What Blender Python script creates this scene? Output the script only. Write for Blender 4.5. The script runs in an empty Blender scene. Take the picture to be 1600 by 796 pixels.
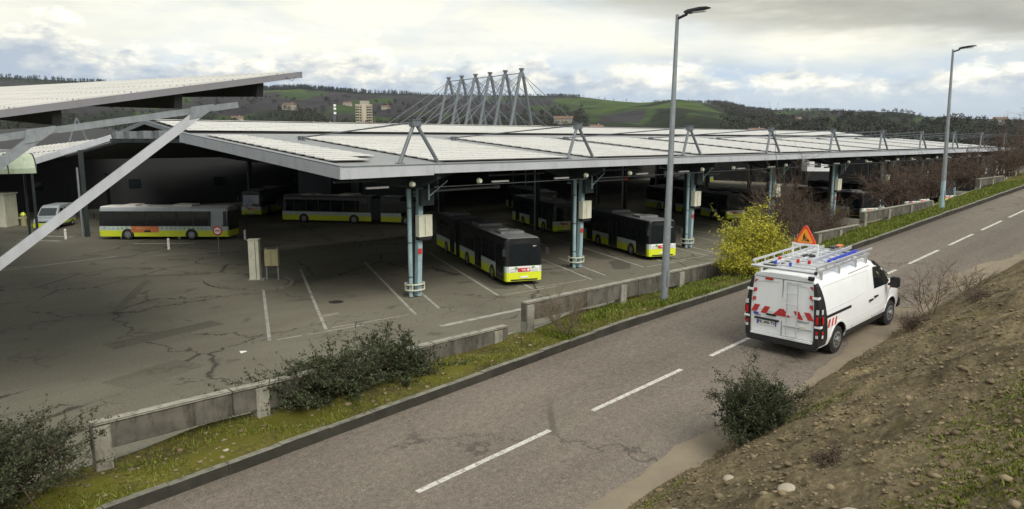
import bpy, bmesh, math, random
import numpy as np
from mathutils import Vector, Matrix
random.seed(7); RNG = np.random.default_rng(11)
PI = math.pi; R = math.radians
S = bpy.context.scene
C = S.collection

# ------------------------------------------------------------------ camera, sky, sun, exposure
H = 9.1
HEAD = R(46.0); PITCH = math.atan((398-218)/1164.0)
fw = Vector((math.cos(HEAD), math.sin(HEAD), 0)); rt = Vector((math.sin(HEAD), -math.cos(HEAD), 0)); upv = Vector((0, 0, 1))
Fd = fw*math.cos(PITCH) - upv*math.sin(PITCH); Ud = upv*math.cos(PITCH) + fw*math.sin(PITCH)
cam = bpy.data.objects.new('camera', bpy.data.cameras.new('camera')); C.objects.link(cam)
cam.matrix_world = Matrix(((rt.x, Ud.x, -Fd.x, 0), (rt.y, Ud.y, -Fd.y, 0), (rt.z, Ud.z, -Fd.z, H), (0, 0, 0, 1)))
cam.data.sensor_width = 36; cam.data.lens = 1164/1600*36; cam.data.clip_start = 0.1; cam.data.clip_end = 20000
S.camera = cam
S.view_settings.view_transform = 'Standard'; S.view_settings.look = 'None'
S.view_settings.exposure = 0.62; S.view_settings.gamma = 1.0; S.view_settings.use_curve_mapping = False

SUN_EL, SUN_AZ = R(46), R(258)        # direction the sun stands in, azimuth measured from +X
sun = bpy.data.objects.new('sun', bpy.data.lights.new('sun', 'SUN')); C.objects.link(sun)
sun.data.energy = 2.2; sun.data.angle = R(36); sun.data.color = (1.0, 0.95, 0.87)
sd = Vector((math.cos(SUN_AZ)*math.cos(SUN_EL), math.sin(SUN_AZ)*math.cos(SUN_EL), math.sin(SUN_EL)))
sun.rotation_euler = sd.to_track_quat('Z', 'Y').to_euler()

W = bpy.data.worlds.new('World'); S.world = W; W.use_nodes = True
nt = W.node_tree; nt.nodes.clear()
def N(tree, t, **kw):
    n = tree.nodes.new(t)
    for k, v in kw.items():
        if k.startswith('i_'):
            key = k[2:]; key = int(key) if key.isdigit() else key
            n.inputs[key].default_value = v
        else: setattr(n, k, v)
    return n
def link(tree, a, b): tree.links.new(a, b)
def math_(tree, op, a, b=None, c=None, clamp=False):
    n = tree.nodes.new('ShaderNodeMath'); n.operation = op; n.use_clamp = clamp
    for i, v in enumerate((a, b, c)):
        if v is None: continue
        if isinstance(v, (int, float)): n.inputs[i].default_value = v
        else: tree.links.new(v, n.inputs[i])
    return n.outputs[0]
def sstep(tree, v, a, b):
    n = tree.nodes.new('ShaderNodeMapRange'); n.interpolation_type = 'SMOOTHSTEP'
    n.inputs['From Min'].default_value = a; n.inputs['From Max'].default_value = b
    if a > b:
        n.inputs['From Min'].default_value = b; n.inputs['From Max'].default_value = a
        n.inputs['To Min'].default_value = 1; n.inputs['To Max'].default_value = 0
    tree.links.new(v, n.inputs['Value']); return n.outputs['Result']
def mixc(tree, f, a, b, blend='MIX'):
    n = tree.nodes.new('ShaderNodeMix'); n.data_type = 'RGBA'; n.blend_type = blend
    for k, v in ((0, f), (6, a), (7, b)):
        if isinstance(v, (int, float)): n.inputs[k].default_value = v
        elif isinstance(v, tuple): n.inputs[k].default_value = (*v, 1) if len(v) == 3 else v
        else: tree.links.new(v, n.inputs[k])
    return n.outputs[2]
def ramp(tree, f, stops, interp='LINEAR'):
    n = tree.nodes.new('ShaderNodeValToRGB'); cr = n.color_ramp; cr.interpolation = interp
    while len(cr.elements) < len(stops): cr.elements.new(0.5)
    for e, (p, c) in zip(cr.elements, stops):
        e.position = p; e.color = (*c, 1) if isinstance(c, tuple) else (c, c, c, 1)
    tree.links.new(f, n.inputs[0]); return n.outputs[0]
def noise(tree, vec, scale, detail=4, rough=0.55, dist=0.0, lac=2.0):
    n = tree.nodes.new('ShaderNodeTexNoise'); n.inputs['Scale'].default_value = scale
    n.inputs['Detail'].default_value = detail; n.inputs['Roughness'].default_value = rough
    n.inputs['Distortion'].default_value = dist; n.inputs['Lacunarity'].default_value = lac
    if vec is not None: tree.links.new(vec, n.inputs['Vector'])
    return n.outputs[0]
def mapping(tree, vec, loc=(0, 0, 0), rot=(0, 0, 0), sc=(1, 1, 1)):
    n = tree.nodes.new('ShaderNodeMapping'); n.inputs['Location'].default_value = loc
    n.inputs['Rotation'].default_value = rot; n.inputs['Scale'].default_value = sc
    tree.links.new(vec, n.inputs['Vector']); return n.outputs[0]

tc = N(nt, 'ShaderNodeTexCoord')
D = mapping(nt, tc.outputs['Generated'], rot=(0, 0, -HEAD))      # x ahead, y left, z up
sx = N(nt, 'ShaderNodeSeparateXYZ'); link(nt, D, sx.inputs[0])
el = sx.outputs[2]; lf = sx.outputs[1]
sky = N(nt, 'ShaderNodeTexSky', sky_type='NISHITA', sun_disc=False, sun_elevation=SUN_EL, sun_rotation=PI/2-SUN_AZ, altitude=300, dust_density=1.5, ozone_density=2.0)
K = 10.0                                                      # the Background runs at 0.1
skyc = mixc(nt, 1.0, sky.outputs[0], (0.95, 0.95, 1.1), 'MULTIPLY')
# high thin veil
veil_n = noise(nt, mapping(nt, D, sc=(1.2, 1.8, 6.0)), 2.2, 6, 0.55, 0.4)
veil_f = math_(nt, 'ADD', sstep(nt, el, 0.055, 0.12), math_(nt, 'MULTIPLY', math_(nt, 'SUBTRACT', veil_n, 0.5), 1.6))
veil_f = math_(nt, 'MINIMUM', math_(nt, 'MAXIMUM', veil_f, 0.12), 0.97)
vn2 = noise(nt, mapping(nt, D, sc=(1.0, 1.4, 7.0), loc=(3, 1, 0)), 2.6, 7, 0.58, 0.3)
veil_c = ramp(nt, vn2, [(0.3, (0.44*K, 0.475*K, 0.485*K)), (0.46, (0.60*K, 0.615*K, 0.575*K)), (0.62, (0.71*K, 0.71*K, 0.645*K))])
c1 = mixc(nt, veil_f, mixc(nt, 0.5, skyc, (0.27*K, 0.38*K, 0.58*K)), veil_c)
# cumulus bank low over the hills
cu_n = noise(nt, mapping(nt, D, sc=(5.5, 5.5, 13.0)), 2.3, 9, 0.56, 0.12)
cu_top = noise(nt, mapping(nt, D, sc=(3.0, 3.0, 0.5), loc=(7, 2, 1)), 2.0, 4, 0.5)
topline = math_(nt, 'ADD', 0.100, math_(nt, 'MULTIPLY', math_(nt, 'SUBTRACT', cu_top, 0.5), 0.05))
# the bank stands a bit higher to the left
topline = math_(nt, 'ADD', topline, math_(nt, 'MULTIPLY', lf, 0.045))
above = math_(nt, 'SUBTRACT', el, topline)
dens = math_(nt, 'ADD', math_(nt, 'MULTIPLY', math_(nt, 'SUBTRACT', cu_n, 0.44), 5.5), math_(nt, 'MULTIPLY', above, -34.0))
cu_f = math_(nt, 'MULTIPLY', sstep(nt, dens, 0.0, 0.9), sstep(nt, el, 0.03, 0.075))
cu_n2 = noise(nt, mapping(nt, D, sc=(6.5, 6.5, 15.0), loc=(0, 0, 0.03)), 3.4, 9, 0.6, 0.1)
lit = math_(nt, 'ADD', sstep(nt, above, -0.075, 0.015), math_(nt, 'MULTIPLY', math_(nt, 'SUBTRACT', cu_n2, 0.52), 2.6))
cu_c = ramp(nt, lit, [(0.1, (0.29*K, 0.35*K, 0.45*K)), (0.5, (0.44*K, 0.48*K, 0.52*K)), (0.8, (0.66*K, 0.66*K, 0.62*K)), (1.0, (0.84*K, 0.82*K, 0.74*K))])
c2 = mixc(nt, math_(nt, 'MULTIPLY', cu_f, 0.93), c1, cu_c)
# heavy grey cloud upper right
gn = noise(nt, mapping(nt, D, sc=(1.4, 1.4, 8.0), loc=(1.3, 4, 0)), 2.6, 7, 0.58, 0.3)
gm = math_(nt, 'ADD', math_(nt, 'ADD', math_(nt, 'MULTIPLY', math_(nt, 'SUBTRACT', el, math_(nt, 'ADD', 0.178, math_(nt, 'MULTIPLY', lf, 0.17))), 30.0), 0.0), math_(nt, 'MULTIPLY', math_(nt, 'SUBTRACT', gn, 0.5), 3.2))
gm = math_(nt, 'MULTIPLY', sstep(nt, gm, -0.1, 1.0), sstep(nt, lf, 0.0, -0.14))
gm = math_(nt, 'MULTIPLY', gm, sstep(nt, el, 0.34, 0.24))
g_c = ramp(nt, gn, [(0.3, (0.20*K, 0.205*K, 0.19*K)), (0.55, (0.33*K, 0.335*K, 0.31*K)), (0.75, (0.52*K, 0.52*K, 0.48*K))])
c3 = mixc(nt, math_(nt, 'MULTIPLY', gm, 0.9), c2, g_c)
c3 = mixc(nt, math_(nt, 'MULTIPLY', sstep(nt, el, 0.24, 0.6), 0.45), c3, (0.43*K, 0.455*K, 0.47*K))   # unseen sky overhead greyed down, added to deepen the shadows
c3 = mixc(nt, 1.0, c3, mixc(nt, sstep(nt, el, 0.2, 0.4), (1.05, 1.02, 0.95), (1.0, 1.0, 1.0)), 'MULTIPLY')
bg = N(nt, 'ShaderNodeBackground', i_Strength=0.1); link(nt, c3, bg.inputs[0])
wo = N(nt, 'ShaderNodeOutputWorld'); link(nt, bg.outputs[0], wo.inputs[0])

# ------------------------------------------------------------------ materials
def newmat(name):
    m = bpy.data.materials.new(name); m.use_nodes = True; t = m.node_tree; t.nodes.clear()
    o = t.nodes.new('ShaderNodeOutputMaterial'); p = t.nodes.new('ShaderNodeBsdfPrincipled')
    t.links.new(p.outputs[0], o.inputs[0]); return m, t, p
MATS = {}
def mat(name, col, rough=0.6, metal=0.0, var=0.12, scale=3.0, bump=0.0, bscale=None, spec=0.5, dirt=None, coat=0.0):
    if name in MATS: return MATS[name]
    m, t, p = newmat(name)
    g = N(t, 'ShaderNodeTexCoord').outputs['Object']
    n = noise(t, g, scale, 6, 0.6)
    a = tuple(max(0, c*(1-var)) for c in col); b = tuple(min(1, c*(1+var)) for c in col)
    base = ramp(t, n, [(0.3, a), (0.7, b)])
    if dirt:
        n2 = noise(t, mapping(t, g, sc=(1, 1, 0.35)), scale*2.2, 7, 0.65, 0.3)
        base = mixc(t, math_(t, 'MULTIPLY', sstep(t, n2, 0.45, 0.72), dirt[1]), base, dirt[0])
    t.links.new(base, p.inputs['Base Color'])
    p.inputs['Roughness'].default_value = rough; p.inputs['Metallic'].default_value = metal
    p.inputs['Specular IOR Level'].default_value = spec; p.inputs['Coat Weight'].default_value = coat
    if bump:
        bn = N(t, 'ShaderNodeBump', i_Strength=bump, i_Distance=0.02)
        t.links.new(noise(t, g, bscale or scale*10, 4, 0.6), bn.inputs['Height']); t.links.new(bn.outputs[0], p.inputs['Normal'])
    MATS[name] = m; return m

def asphalt(name, dark, light, tint, crack=0.8, seed=0.0, speck=0.3, oil=0.0, cscale=0.16, wheel=0.0):
    m, t, p = newmat(name)
    g = N(t, 'ShaderNodeTexCoord').outputs['Object']; g = mapping(t, g, loc=(seed, seed*0.7, 0))
    big = noise(t, g, 0.09, 6, 0.6, 0.6)
    base = ramp(t, big, [(0.32, dark), (0.68, light)])
    mid = noise(t, mapping(t, g, sc=(0.35, 1.2, 1)), 0.5, 6, 0.65, 0.2)
    base = mixc(t, math_(t, 'MULTIPLY', sstep(t, mid, 0.42, 0.7), 0.45), base, tint)
    fine = noise(t, g, 38.0, 3, 0.75)
    base = mixc(t, speck, base, ramp(t, fine, [(0.35, 0.0), (0.5, 0.42), (0.66, 1.0)]), 'SOFT_LIGHT')
    gr2 = noise(t, g, 9.0, 4, 0.8)
    base = mixc(t, speck*0.8, base, ramp(t, gr2, [(0.35, 0.15), (0.65, 0.85)]), 'SOFT_LIGHT')
    # cracks
    wob = noise(t, g, 0.9, 5, 0.65)
    wv = N(t, 'ShaderNodeVectorMath', operation='MULTIPLY_ADD'); t.links.new(wob, wv.inputs[0]); wv.inputs[1].default_value = (2.6, 2.6, 0); t.links.new(g, wv.inputs[2])
    vo = N(t, 'ShaderNodeTexVoronoi', feature='DISTANCE_TO_EDGE', i_Scale=cscale); t.links.new(wv.outputs[0], vo.inputs['Vector'])
    cm = sstep(t, noise(t, g, 0.10, 3, 0.5), 0.40, 0.50)
    cr = math_(t, 'MULTIPLY', sstep(t, vo.outputs[0], 0.016*(cscale/0.16), 0.003*(cscale/0.16)), cm)
    vo2 = N(t, 'ShaderNodeTexVoronoi', feature='DISTANCE_TO_EDGE', i_Scale=cscale*4.5); t.links.new(wv.outputs[0], vo2.inputs['Vector'])
    cm2 = sstep(t, noise(t, mapping(t, g, loc=(9, 3, 0)), 0.16, 4, 0.6), 0.55, 0.63)
    cr2 = math_(t, 'MULTIPLY', sstep(t, vo2.outputs[0], 0.022, 0.005), cm2)
    wp = noise(t, mapping(t, g, sc=(0.03, 0.9, 1), loc=(0, 3, 0)), 1.0, 5, 0.6, 0.1)
    base = mixc(t, wheel, base, ramp(t, wp, [(0.35, 0.28), (0.65, 0.68)]), 'SOFT_LIGHT')
    crk = math_(t, 'MULTIPLY', math_(t, 'MAXIMUM', cr, math_(t, 'MULTIPLY', cr2, 0.8)), crack)
    base = mixc(t, crk, base, tuple(c*0.28 for c in dark))
    if oil:
        on = noise(t, mapping(t, g, loc=(5, 8, 0)), 0.55, 4, 0.5, 0.4)
        base = mixc(t, math_(t, 'MULTIPLY', sstep(t, on, 0.62, 0.72), oil), base, tuple(c*0.35 for c in dark))
    t.links.new(base, p.inputs['Base Color'])
    p.inputs['Roughness'].default_value = 0.9; p.inputs['Specular IOR Level'].default_value = 0.25
    bn = N(t, 'ShaderNodeBump', i_Strength=0.5, i_Distance=0.012)
    t.links.new(fine, bn.inputs['Height']); t.links.new(bn.outputs[0], p.inputs['Normal'])
    return m
M_lot = asphalt('lot_asphalt', (0.130, 0.124, 0.094), (0.188, 0.180, 0.136), (0.136, 0.116, 0.090), 0.85, 0.0, 0.35, 0.5)
M_road = asphalt('road_asphalt', (0.138, 0.117, 0.095), (0.182, 0.157, 0.128), (0.135, 0.110, 0.092), 0.6, 13.0, 0.42, 0.0, 0.13, 0.3)

def foliage(name, cols, rough=0.6, trans=0.15):
    m, t, p = newmat(name)
    geo = N(t, 'ShaderNodeNewGeometry'); g = N(t, 'ShaderNodeTexCoord').outputs['Object']
    f = math_(t, 'ADD', math_(t, 'MULTIPLY', geo.outputs['Random Per Island'], 0.65), math_(t, 'MULTIPLY', math_(t, 'SUBTRACT', noise(t, g, 1.3, 3), 0.15), 0.5))
    st = [(i/(len(cols)-1), c) for i, c in enumerate(cols)]
    t.links.new(ramp(t, f, st), p.inputs['Base Color']); p.inputs['Roughness'].default_value = rough
    p.inputs['Specular IOR Level'].default_value = 0.25
    MATS[name] = m; return m
M_dark_leaf = foliage('dark_leaf', [(0.016, 0.022, 0.010), (0.04, 0.052, 0.022), (0.08, 0.095, 0.042)])
M_olive_leaf = foliage('olive_leaf', [(0.016, 0.022, 0.010), (0.038, 0.050, 0.020), (0.078, 0.092, 0.042)])
M_bamboo = foliage('bamboo_leaf', [(0.13, 0.14, 0.012), (0.34, 0.33, 0.025), (0.55, 0.50, 0.06)])
M_twig = foliage('brown_twig', [(0.045, 0.03, 0.022), (0.085, 0.058, 0.042), (0.14, 0.10, 0.07)])
M_pale_twig = foliage('pale_twig', [(0.10, 0.075, 0.05), (0.16, 0.12, 0.08), (0.22, 0.17, 0.11)])
M_grass = foliage('grass_blade', [(0.05, 0.072, 0.010), (0.11, 0.14, 0.016), (0.20, 0.225, 0.035)])
M_moss = foliage('yellow_moss_grass', [(0.065, 0.058, 0.014), (0.125, 0.13, 0.016), (0.20, 0.205, 0.03)])
M_bark = mat('bark', (0.07, 0.05, 0.035), 0.9, bump=0.5)
M_wood_far = foliage('far_woodland', [(0.022, 0.025, 0.019), (0.030, 0.031, 0.023), (0.040, 0.037, 0.028)])
M_conifer = foliage('far_conifer', [(0.010, 0.016, 0.016), (0.018, 0.028, 0.024), (0.03, 0.042, 0.03)])

M_white = mat('white_paint', (0.80, 0.82, 0.83), 0.25, var=0.03, coat=0.4, dirt=((0.5, 0.48, 0.43), 0.12), scale=1.5)
M_galv = mat('galvanised_steel', (0.25, 0.275, 0.29), 0.5, 0.4, 0.15, 4, dirt=((0.15, 0.15, 0.145), 0.4))
M_galv_d = mat('weathered_steel', (0.13, 0.145, 0.16), 0.6, 0.2, 0.15, 2)
M_fascia = mat('pale_grey_fascia', (0.45, 0.47, 0.50), 0.5, 0.1, 0.06, 0.6, dirt=((0.22, 0.22, 0.21), 0.3))
M_fascia_d = mat('mid_grey_fascia', (0.20, 0.20, 0.215), 0.5, 0.1, 0.06, 0.6, dirt=((0.12, 0.12, 0.12), 0.3))
M_steel_dark = mat('dark_green_steel', (0.020, 0.030, 0.030), 0.6, 0.1, 0.3, 1.0)
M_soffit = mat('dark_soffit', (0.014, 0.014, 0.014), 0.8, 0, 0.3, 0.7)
M_teal = mat('pale_teal_paint', (0.28, 0.40, 0.43), 0.5, 0, 0.1, 1.5, dirt=((0.15, 0.17, 0.16), 0.6))
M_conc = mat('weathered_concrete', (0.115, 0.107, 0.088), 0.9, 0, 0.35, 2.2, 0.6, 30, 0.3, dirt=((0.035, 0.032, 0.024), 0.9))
M_conc_l = mat('pale_concrete', (0.26, 0.25, 0.205), 0.9, 0, 0.2, 2.8, 0.5, 25, 0.3, dirt=((0.08, 0.075, 0.05), 0.8))
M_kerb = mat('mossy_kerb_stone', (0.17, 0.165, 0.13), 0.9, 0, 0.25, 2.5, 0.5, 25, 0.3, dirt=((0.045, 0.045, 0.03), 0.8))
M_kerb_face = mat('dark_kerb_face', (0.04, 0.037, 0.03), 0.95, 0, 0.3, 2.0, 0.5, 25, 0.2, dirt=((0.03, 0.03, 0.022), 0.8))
M_line = mat('worn_road_paint', (0.50, 0.48, 0.43), 0.85, 0, 0.15, 7.0, dirt=((0.19, 0.165, 0.14), 0.95))
M_line_lot = mat('old_bay_paint', (0.34, 0.33, 0.29), 0.85, 0, 0.12, 1.0, dirt=((0.09, 0.085, 0.065), 0.85))
M_black = mat('black_plastic', (0.018, 0.018, 0.02), 0.45, 0, 0.2, 5)
M_rubber = mat('tyre_rubber', (0.02, 0.02, 0.02), 0.85, 0, 0.3, 8, 0.3, 60)
M_rim = mat('steel_rim', (0.30, 0.31, 0.32), 0.4, 0.6, 0.1, 6)
M_glass = mat('dark_glass', (0.010, 0.013, 0.015), 0.06, 0, 0.1, 1, spec=0.7)
M_red = mat('red_lens', (0.5, 0.015, 0.012), 0.2, 0, 0.05, 4)
M_redrefl = mat('red_reflective', (0.50, 0.035, 0.035), 0.35, 0, 0.05, 4)
M_whiterefl = mat('white_reflective', (0.78, 0.78, 0.76), 0.35, 0, 0.03, 4)
M_lens = mat('clear_lens', (0.6, 0.6, 0.6), 0.15, 0, 0.05, 4)
M_blue = mat('blue_plastic', (0.05, 0.08, 0.45), 0.5, 0, 0.1, 5)
M_alu = mat('aluminium_rail', (0.62, 0.64, 0.66), 0.35, 0.55, 0.06, 4)
M_orange = mat('orange_sign', (0.90, 0.33, 0.03), 0.4, 0, 0.04, 5)
M_orange_red = mat('sign_red_border', (0.74, 0.07, 0.02), 0.4, 0, 0.04, 5)
M_yellow = mat('lime_yellow_paint', (0.66, 0.74, 0.03), 0.35, 0, 0.05, 2, coat=0.2)
M_busgrey = mat('bus_silver', (0.36, 0.40, 0.42), 0.35, 0.2, 0.06, 1, dirt=((0.2, 0.2, 0.18), 0.3))
M_busband = mat('bus_pale_band', (0.50, 0.58, 0.54), 0.35, 0, 0.08, 1, dirt=((0.2, 0.22, 0.18), 0.3))
M_busdark = mat('bus_black', (0.008, 0.009, 0.010), 0.35, 0, 0.15, 1)
M_busroof = mat('bus_roof', (0.17, 0.175, 0.18), 0.5, 0, 0.15, 1.5, dirt=((0.08, 0.08, 0.075), 0.6))
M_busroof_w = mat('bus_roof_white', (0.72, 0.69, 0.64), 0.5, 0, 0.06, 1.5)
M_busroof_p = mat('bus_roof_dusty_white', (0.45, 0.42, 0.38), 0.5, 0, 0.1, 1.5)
M_cabinet = mat('cream_cabinet', (0.60, 0.60, 0.48), 0.6, 0, 0.08, 1.5, dirt=((0.25, 0.25, 0.18), 0.4))
M_cabinet2 = mat('ochre_cabinet', (0.36, 0.33, 0.18), 0.6, 0, 0.1, 1.5, dirt=((0.15, 0.14, 0.08), 0.4))
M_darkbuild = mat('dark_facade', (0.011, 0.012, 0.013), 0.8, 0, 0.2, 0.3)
M_corr = mat('blue_grey_cladding', (0.16, 0.185, 0.20), 0.6, 0.1, 0.1, 0.4)
M_pink = mat('ad_red', (0.55, 0.03, 0.04), 0.35, 0, 0.05, 3)
M_ador = mat('ad_orange', (0.60, 0.18, 0.05), 0.4, 0, 0.18, 2.5)
M_green = mat('green_graphic', (0.10, 0.35, 0.08), 0.4, 0, 0.1, 3)
M_bgraph = mat('grey_green_graphic', (0.22, 0.30, 0.24), 0.4, 0, 0.3, 4)
M_house = mat('pale_render', (0.32, 0.29, 0.24), 0.8, 0, 0.1, 0.1)
M_tile = mat('brown_roof_tiles', (0.14, 0.085, 0.06), 0.85, 0, 0.2, 0.5)
M_stone = mat('pale_stone', (0.34, 0.30, 0.23), 0.9, 0, 0.25, 6, 0.6, 30)
M_trans = mat('translucent_green_sheet', (0.42, 0.50, 0.36), 0.4, 0, 0.1, 0.8, dirt=((0.22, 0.26, 0.16), 0.5))

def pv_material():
    m, t, p = newmat('solar_glass_painted_glare')
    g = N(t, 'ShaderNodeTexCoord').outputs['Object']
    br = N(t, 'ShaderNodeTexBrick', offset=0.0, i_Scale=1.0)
    br.inputs['Color1'].default_value = (0.60, 0.595, 0.56, 1); br.inputs['Color2'].default_value = (0.54, 0.535, 0.51, 1); br.inputs['Mortar'].default_value = (0.16, 0.15, 0.14, 1)  # pale base paints the sky's reflection into the colour of dark glass
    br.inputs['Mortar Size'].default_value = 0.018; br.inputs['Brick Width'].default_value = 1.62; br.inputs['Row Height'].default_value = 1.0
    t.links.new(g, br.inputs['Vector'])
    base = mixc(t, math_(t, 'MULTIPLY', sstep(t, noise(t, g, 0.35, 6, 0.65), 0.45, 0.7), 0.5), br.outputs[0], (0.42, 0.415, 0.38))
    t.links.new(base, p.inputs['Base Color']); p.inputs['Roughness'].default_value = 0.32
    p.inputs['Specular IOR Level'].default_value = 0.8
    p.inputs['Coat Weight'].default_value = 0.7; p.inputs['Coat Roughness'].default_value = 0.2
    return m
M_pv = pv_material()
def corrugated():
    m, t, p = newmat('corrugated_roof_sheet')
    g = N(t, 'ShaderNodeTexCoord').outputs['Object']
    w = N(t, 'ShaderNodeTexWave', bands_direction='Y', i_Scale=0.9); w.inputs['Distortion'].default_value = 0.3
    t.links.new(g, w.inputs['Vector'])
    c = mixc(t, 0.5, ramp(t, noise(t, g, 0.8, 6, 0.6), [(0.3, (0.12, 0.135, 0.14)), (0.7, (0.22, 0.235, 0.23))]), ramp(t, w.outputs[1], [(0.2, 0.12), (0.8, 0.5)]))
    t.links.new(c, p.inputs['Base Color']); p.inputs['Roughness'].default_value = 0.5; p.inputs['Metallic'].default_value = 0.2
    b = N(t, 'ShaderNodeBump', i_Strength=0.6, i_Distance=0.05); t.links.new(w.outputs[1], b.inputs['Height']); t.links.new(b.outputs[0], p.inputs['Normal'])
    return m
M_corrug = corrugated()

def dirt_mat(name, stops, gcol, gscale, gth, rocks=True):
    m, t, p = newmat(name)
    g = N(t, 'ShaderNodeTexCoord').outputs['Object']
    n1 = noise(t, g, 1.1, 8, 0.68, 0.4)
    base = ramp(t, n1, stops)
    n3 = noise(t, g, 11, 6, 0.75, 0.2)
    base = mixc(t, 0.75, base, ramp(t, n3, [(0.3, 0.1), (0.5, 0.45), (0.68, 0.95)]), 'SOFT_LIGHT')
    if rocks:
        vo = N(t, 'ShaderNodeTexVoronoi', feature='F1', i_Scale=9.0); t.links.new(g, vo.inputs['Vector'])
        rk = math_(t, 'MULTIPLY', sstep(t, vo.outputs[0], 0.32, 0.22), sstep(t, noise(t, g, 2.2, 4, 0.6), 0.5, 0.62))
        base = mixc(t, math_(t, 'MULTIPLY', rk, 0.6), base, ramp(t, noise(t, g, 4, 3), [(0.3, (0.15, 0.115, 0.07)), (0.7, (0.27, 0.22, 0.15))]))
    gm = sstep(t, noise(t, mapping(t, g, loc=(4, 4, 4)), gscale, 6, 0.6, 0.3), gth, gth+0.1)
    base = mixc(t, math_(t, 'MULTIPLY', gm, 0.8), base, gcol)
    t.links.new(base, p.inputs['Base Color']); p.inputs['Roughness'].default_value = 0.95; p.inputs['Specular IOR Level'].default_value = 0.15
    b = N(t, 'ShaderNodeBump', i_Strength=0.9, i_Distance=0.06); t.links.new(noise(t, g, 7, 8, 0.75), b.inputs['Height']); t.links.new(b.outputs[0], p.inputs['Normal'])
    return m
M_bank = dirt_mat('rocky_earth', [(0.30, (0.055, 0.044, 0.024)), (0.45, (0.135, 0.108, 0.062)), (0.57, (0.18, 0.145, 0.082)), (0.70, (0.27, 0.205, 0.115))], (0.10, 0.088, 0.028), 0.45, 0.57)
M_verge = dirt_mat('verge_soil', [(0.3, (0.05, 0.038, 0.02)), (0.5, (0.09, 0.08, 0.022)), (0.7, (0.15, 0.14, 0.025))], (0.105, 0.10, 0.014), 0.7, 0.50, False)
M_silt = mat('dry_silt', (0.215, 0.18, 0.13), .95, 0, .12, 1.2, .3, 40, .1, dirt=((0.16, 0.14, 0.11), .5))

# ------------------------------------------------------------------ mesh helpers
class MB:
    def __init__(s): s.v = []; s.f = []; s.m = []; s.mats = []
    def mi(s, m):
        if m not in s.mats: s.mats.append(m)
        return s.mats.index(m)
    def face(s, pts, m):
        i = len(s.v); s.v += [tuple(p) for p in pts]; s.f.append(tuple(range(i, i+len(pts)))); s.m.append(s.mi(m))
    def add(s, vs, fs, m):
        i = len(s.v); s.v += [tuple(p) for p in vs]; k = s.mi(m)
        for f in fs: s.f.append(tuple(j+i for j in f)); s.m.append(k)
    def box(s, x0, x1, y0, y1, z0, z1, m):
        s.add([(x0,y0,z0),(x1,y0,z0),(x1,y1,z0),(x0,y1,z0),(x0,y0,z1),(x1,y0,z1),(x1,y1,z1),(x0,y1,z1)],
              [(3,2,1,0),(4,5,6,7),(0,1,5,4),(1,2,6,5),(2,3,7,6),(3,0,4,7)], m)
    def beam(s, a, b, w, h, m, up=(0,0,1)):
        a = Vector(a); b = Vector(b); d = (b-a).normalized(); u = Vector(up)
        if abs(d.dot(u)) > 0.98: u = Vector((1,0,0))
        sd_ = d.cross(u).normalized(); u = sd_.cross(d)
        q = [sd_*sx_*w/2 + u*sz*h/2 for sx_, sz in ((-1,-1),(1,-1),(1,1),(-1,1))]
        s.add([a+k for k in q]+[b+k for k in q], [(0,1,2,3),(7,6,5,4),(0,4,5,1),(1,5,6,2),(2,6,7,3),(3,7,4,0)], m)
    def tube(s, a, b, r0, m, r1=None, n=10, cap=True):
        a = Vector(a); b = Vector(b); r1 = r0 if r1 is None else r1; d = (b-a).normalized()
        u = d.orthogonal().normalized(); w = d.cross(u); vs = []
        for P, r in ((a, r0), (b, r1)):
            for i in range(n):
                an = 2*PI*i/n; vs.append(P+(u*math.cos(an)+w*math.sin(an))*r)
        fs = [(i, (i+1)%n, n+(i+1)%n, n+i) for i in range(n)]
        if cap: fs += [tuple(reversed(range(n))), tuple(range(n, 2*n))]
        s.add(vs, fs, m)
    def prism(s, poly, d, m):           # poly: 3d points, extruded by vector d
        n = len(poly); d = Vector(d); a = [Vector(p) for p in poly]
        s.add(a+[p+d for p in a], [tuple(reversed(range(n))), tuple(range(n, 2*n))]+[(i, (i+1)%n, n+(i+1)%n, n+i) for i in range(n)], m)
    def build(s, name, parent=None, smooth=False, bevel=0):
        me = bpy.data.meshes.new(name); me.from_pydata(s.v, [], s.f)
        for m in s.mats: me.materials.append(m)
        me.polygons.foreach_set('material_index', s.m)
        if smooth: me.polygons.foreach_set('use_smooth', [True]*len(s.f))
        me.update()
        if bevel or smooth:
            b = bmesh.new(); b.from_mesh(me); bmesh.ops.remove_doubles(b, verts=b.verts, dist=0.0005)
            bmesh.ops.recalc_face_normals(b, faces=b.faces)
            if bevel: bmesh.ops.bevel(b, geom=[e for e in b.edges if len(e.link_faces) == 2 and e.calc_face_angle(0) > 0.5], offset=bevel, segments=2, affect='EDGES')
            b.to_mesh(me); b.free()
        else:
            b = bmesh.new(); b.from_mesh(me); bmesh.ops.recalc_face_normals(b, faces=b.faces); b.to_mesh(me); b.free()
        o = bpy.data.objects.new(name, me); C.objects.link(o)
        if parent: o.parent = parent
        return o
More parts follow.
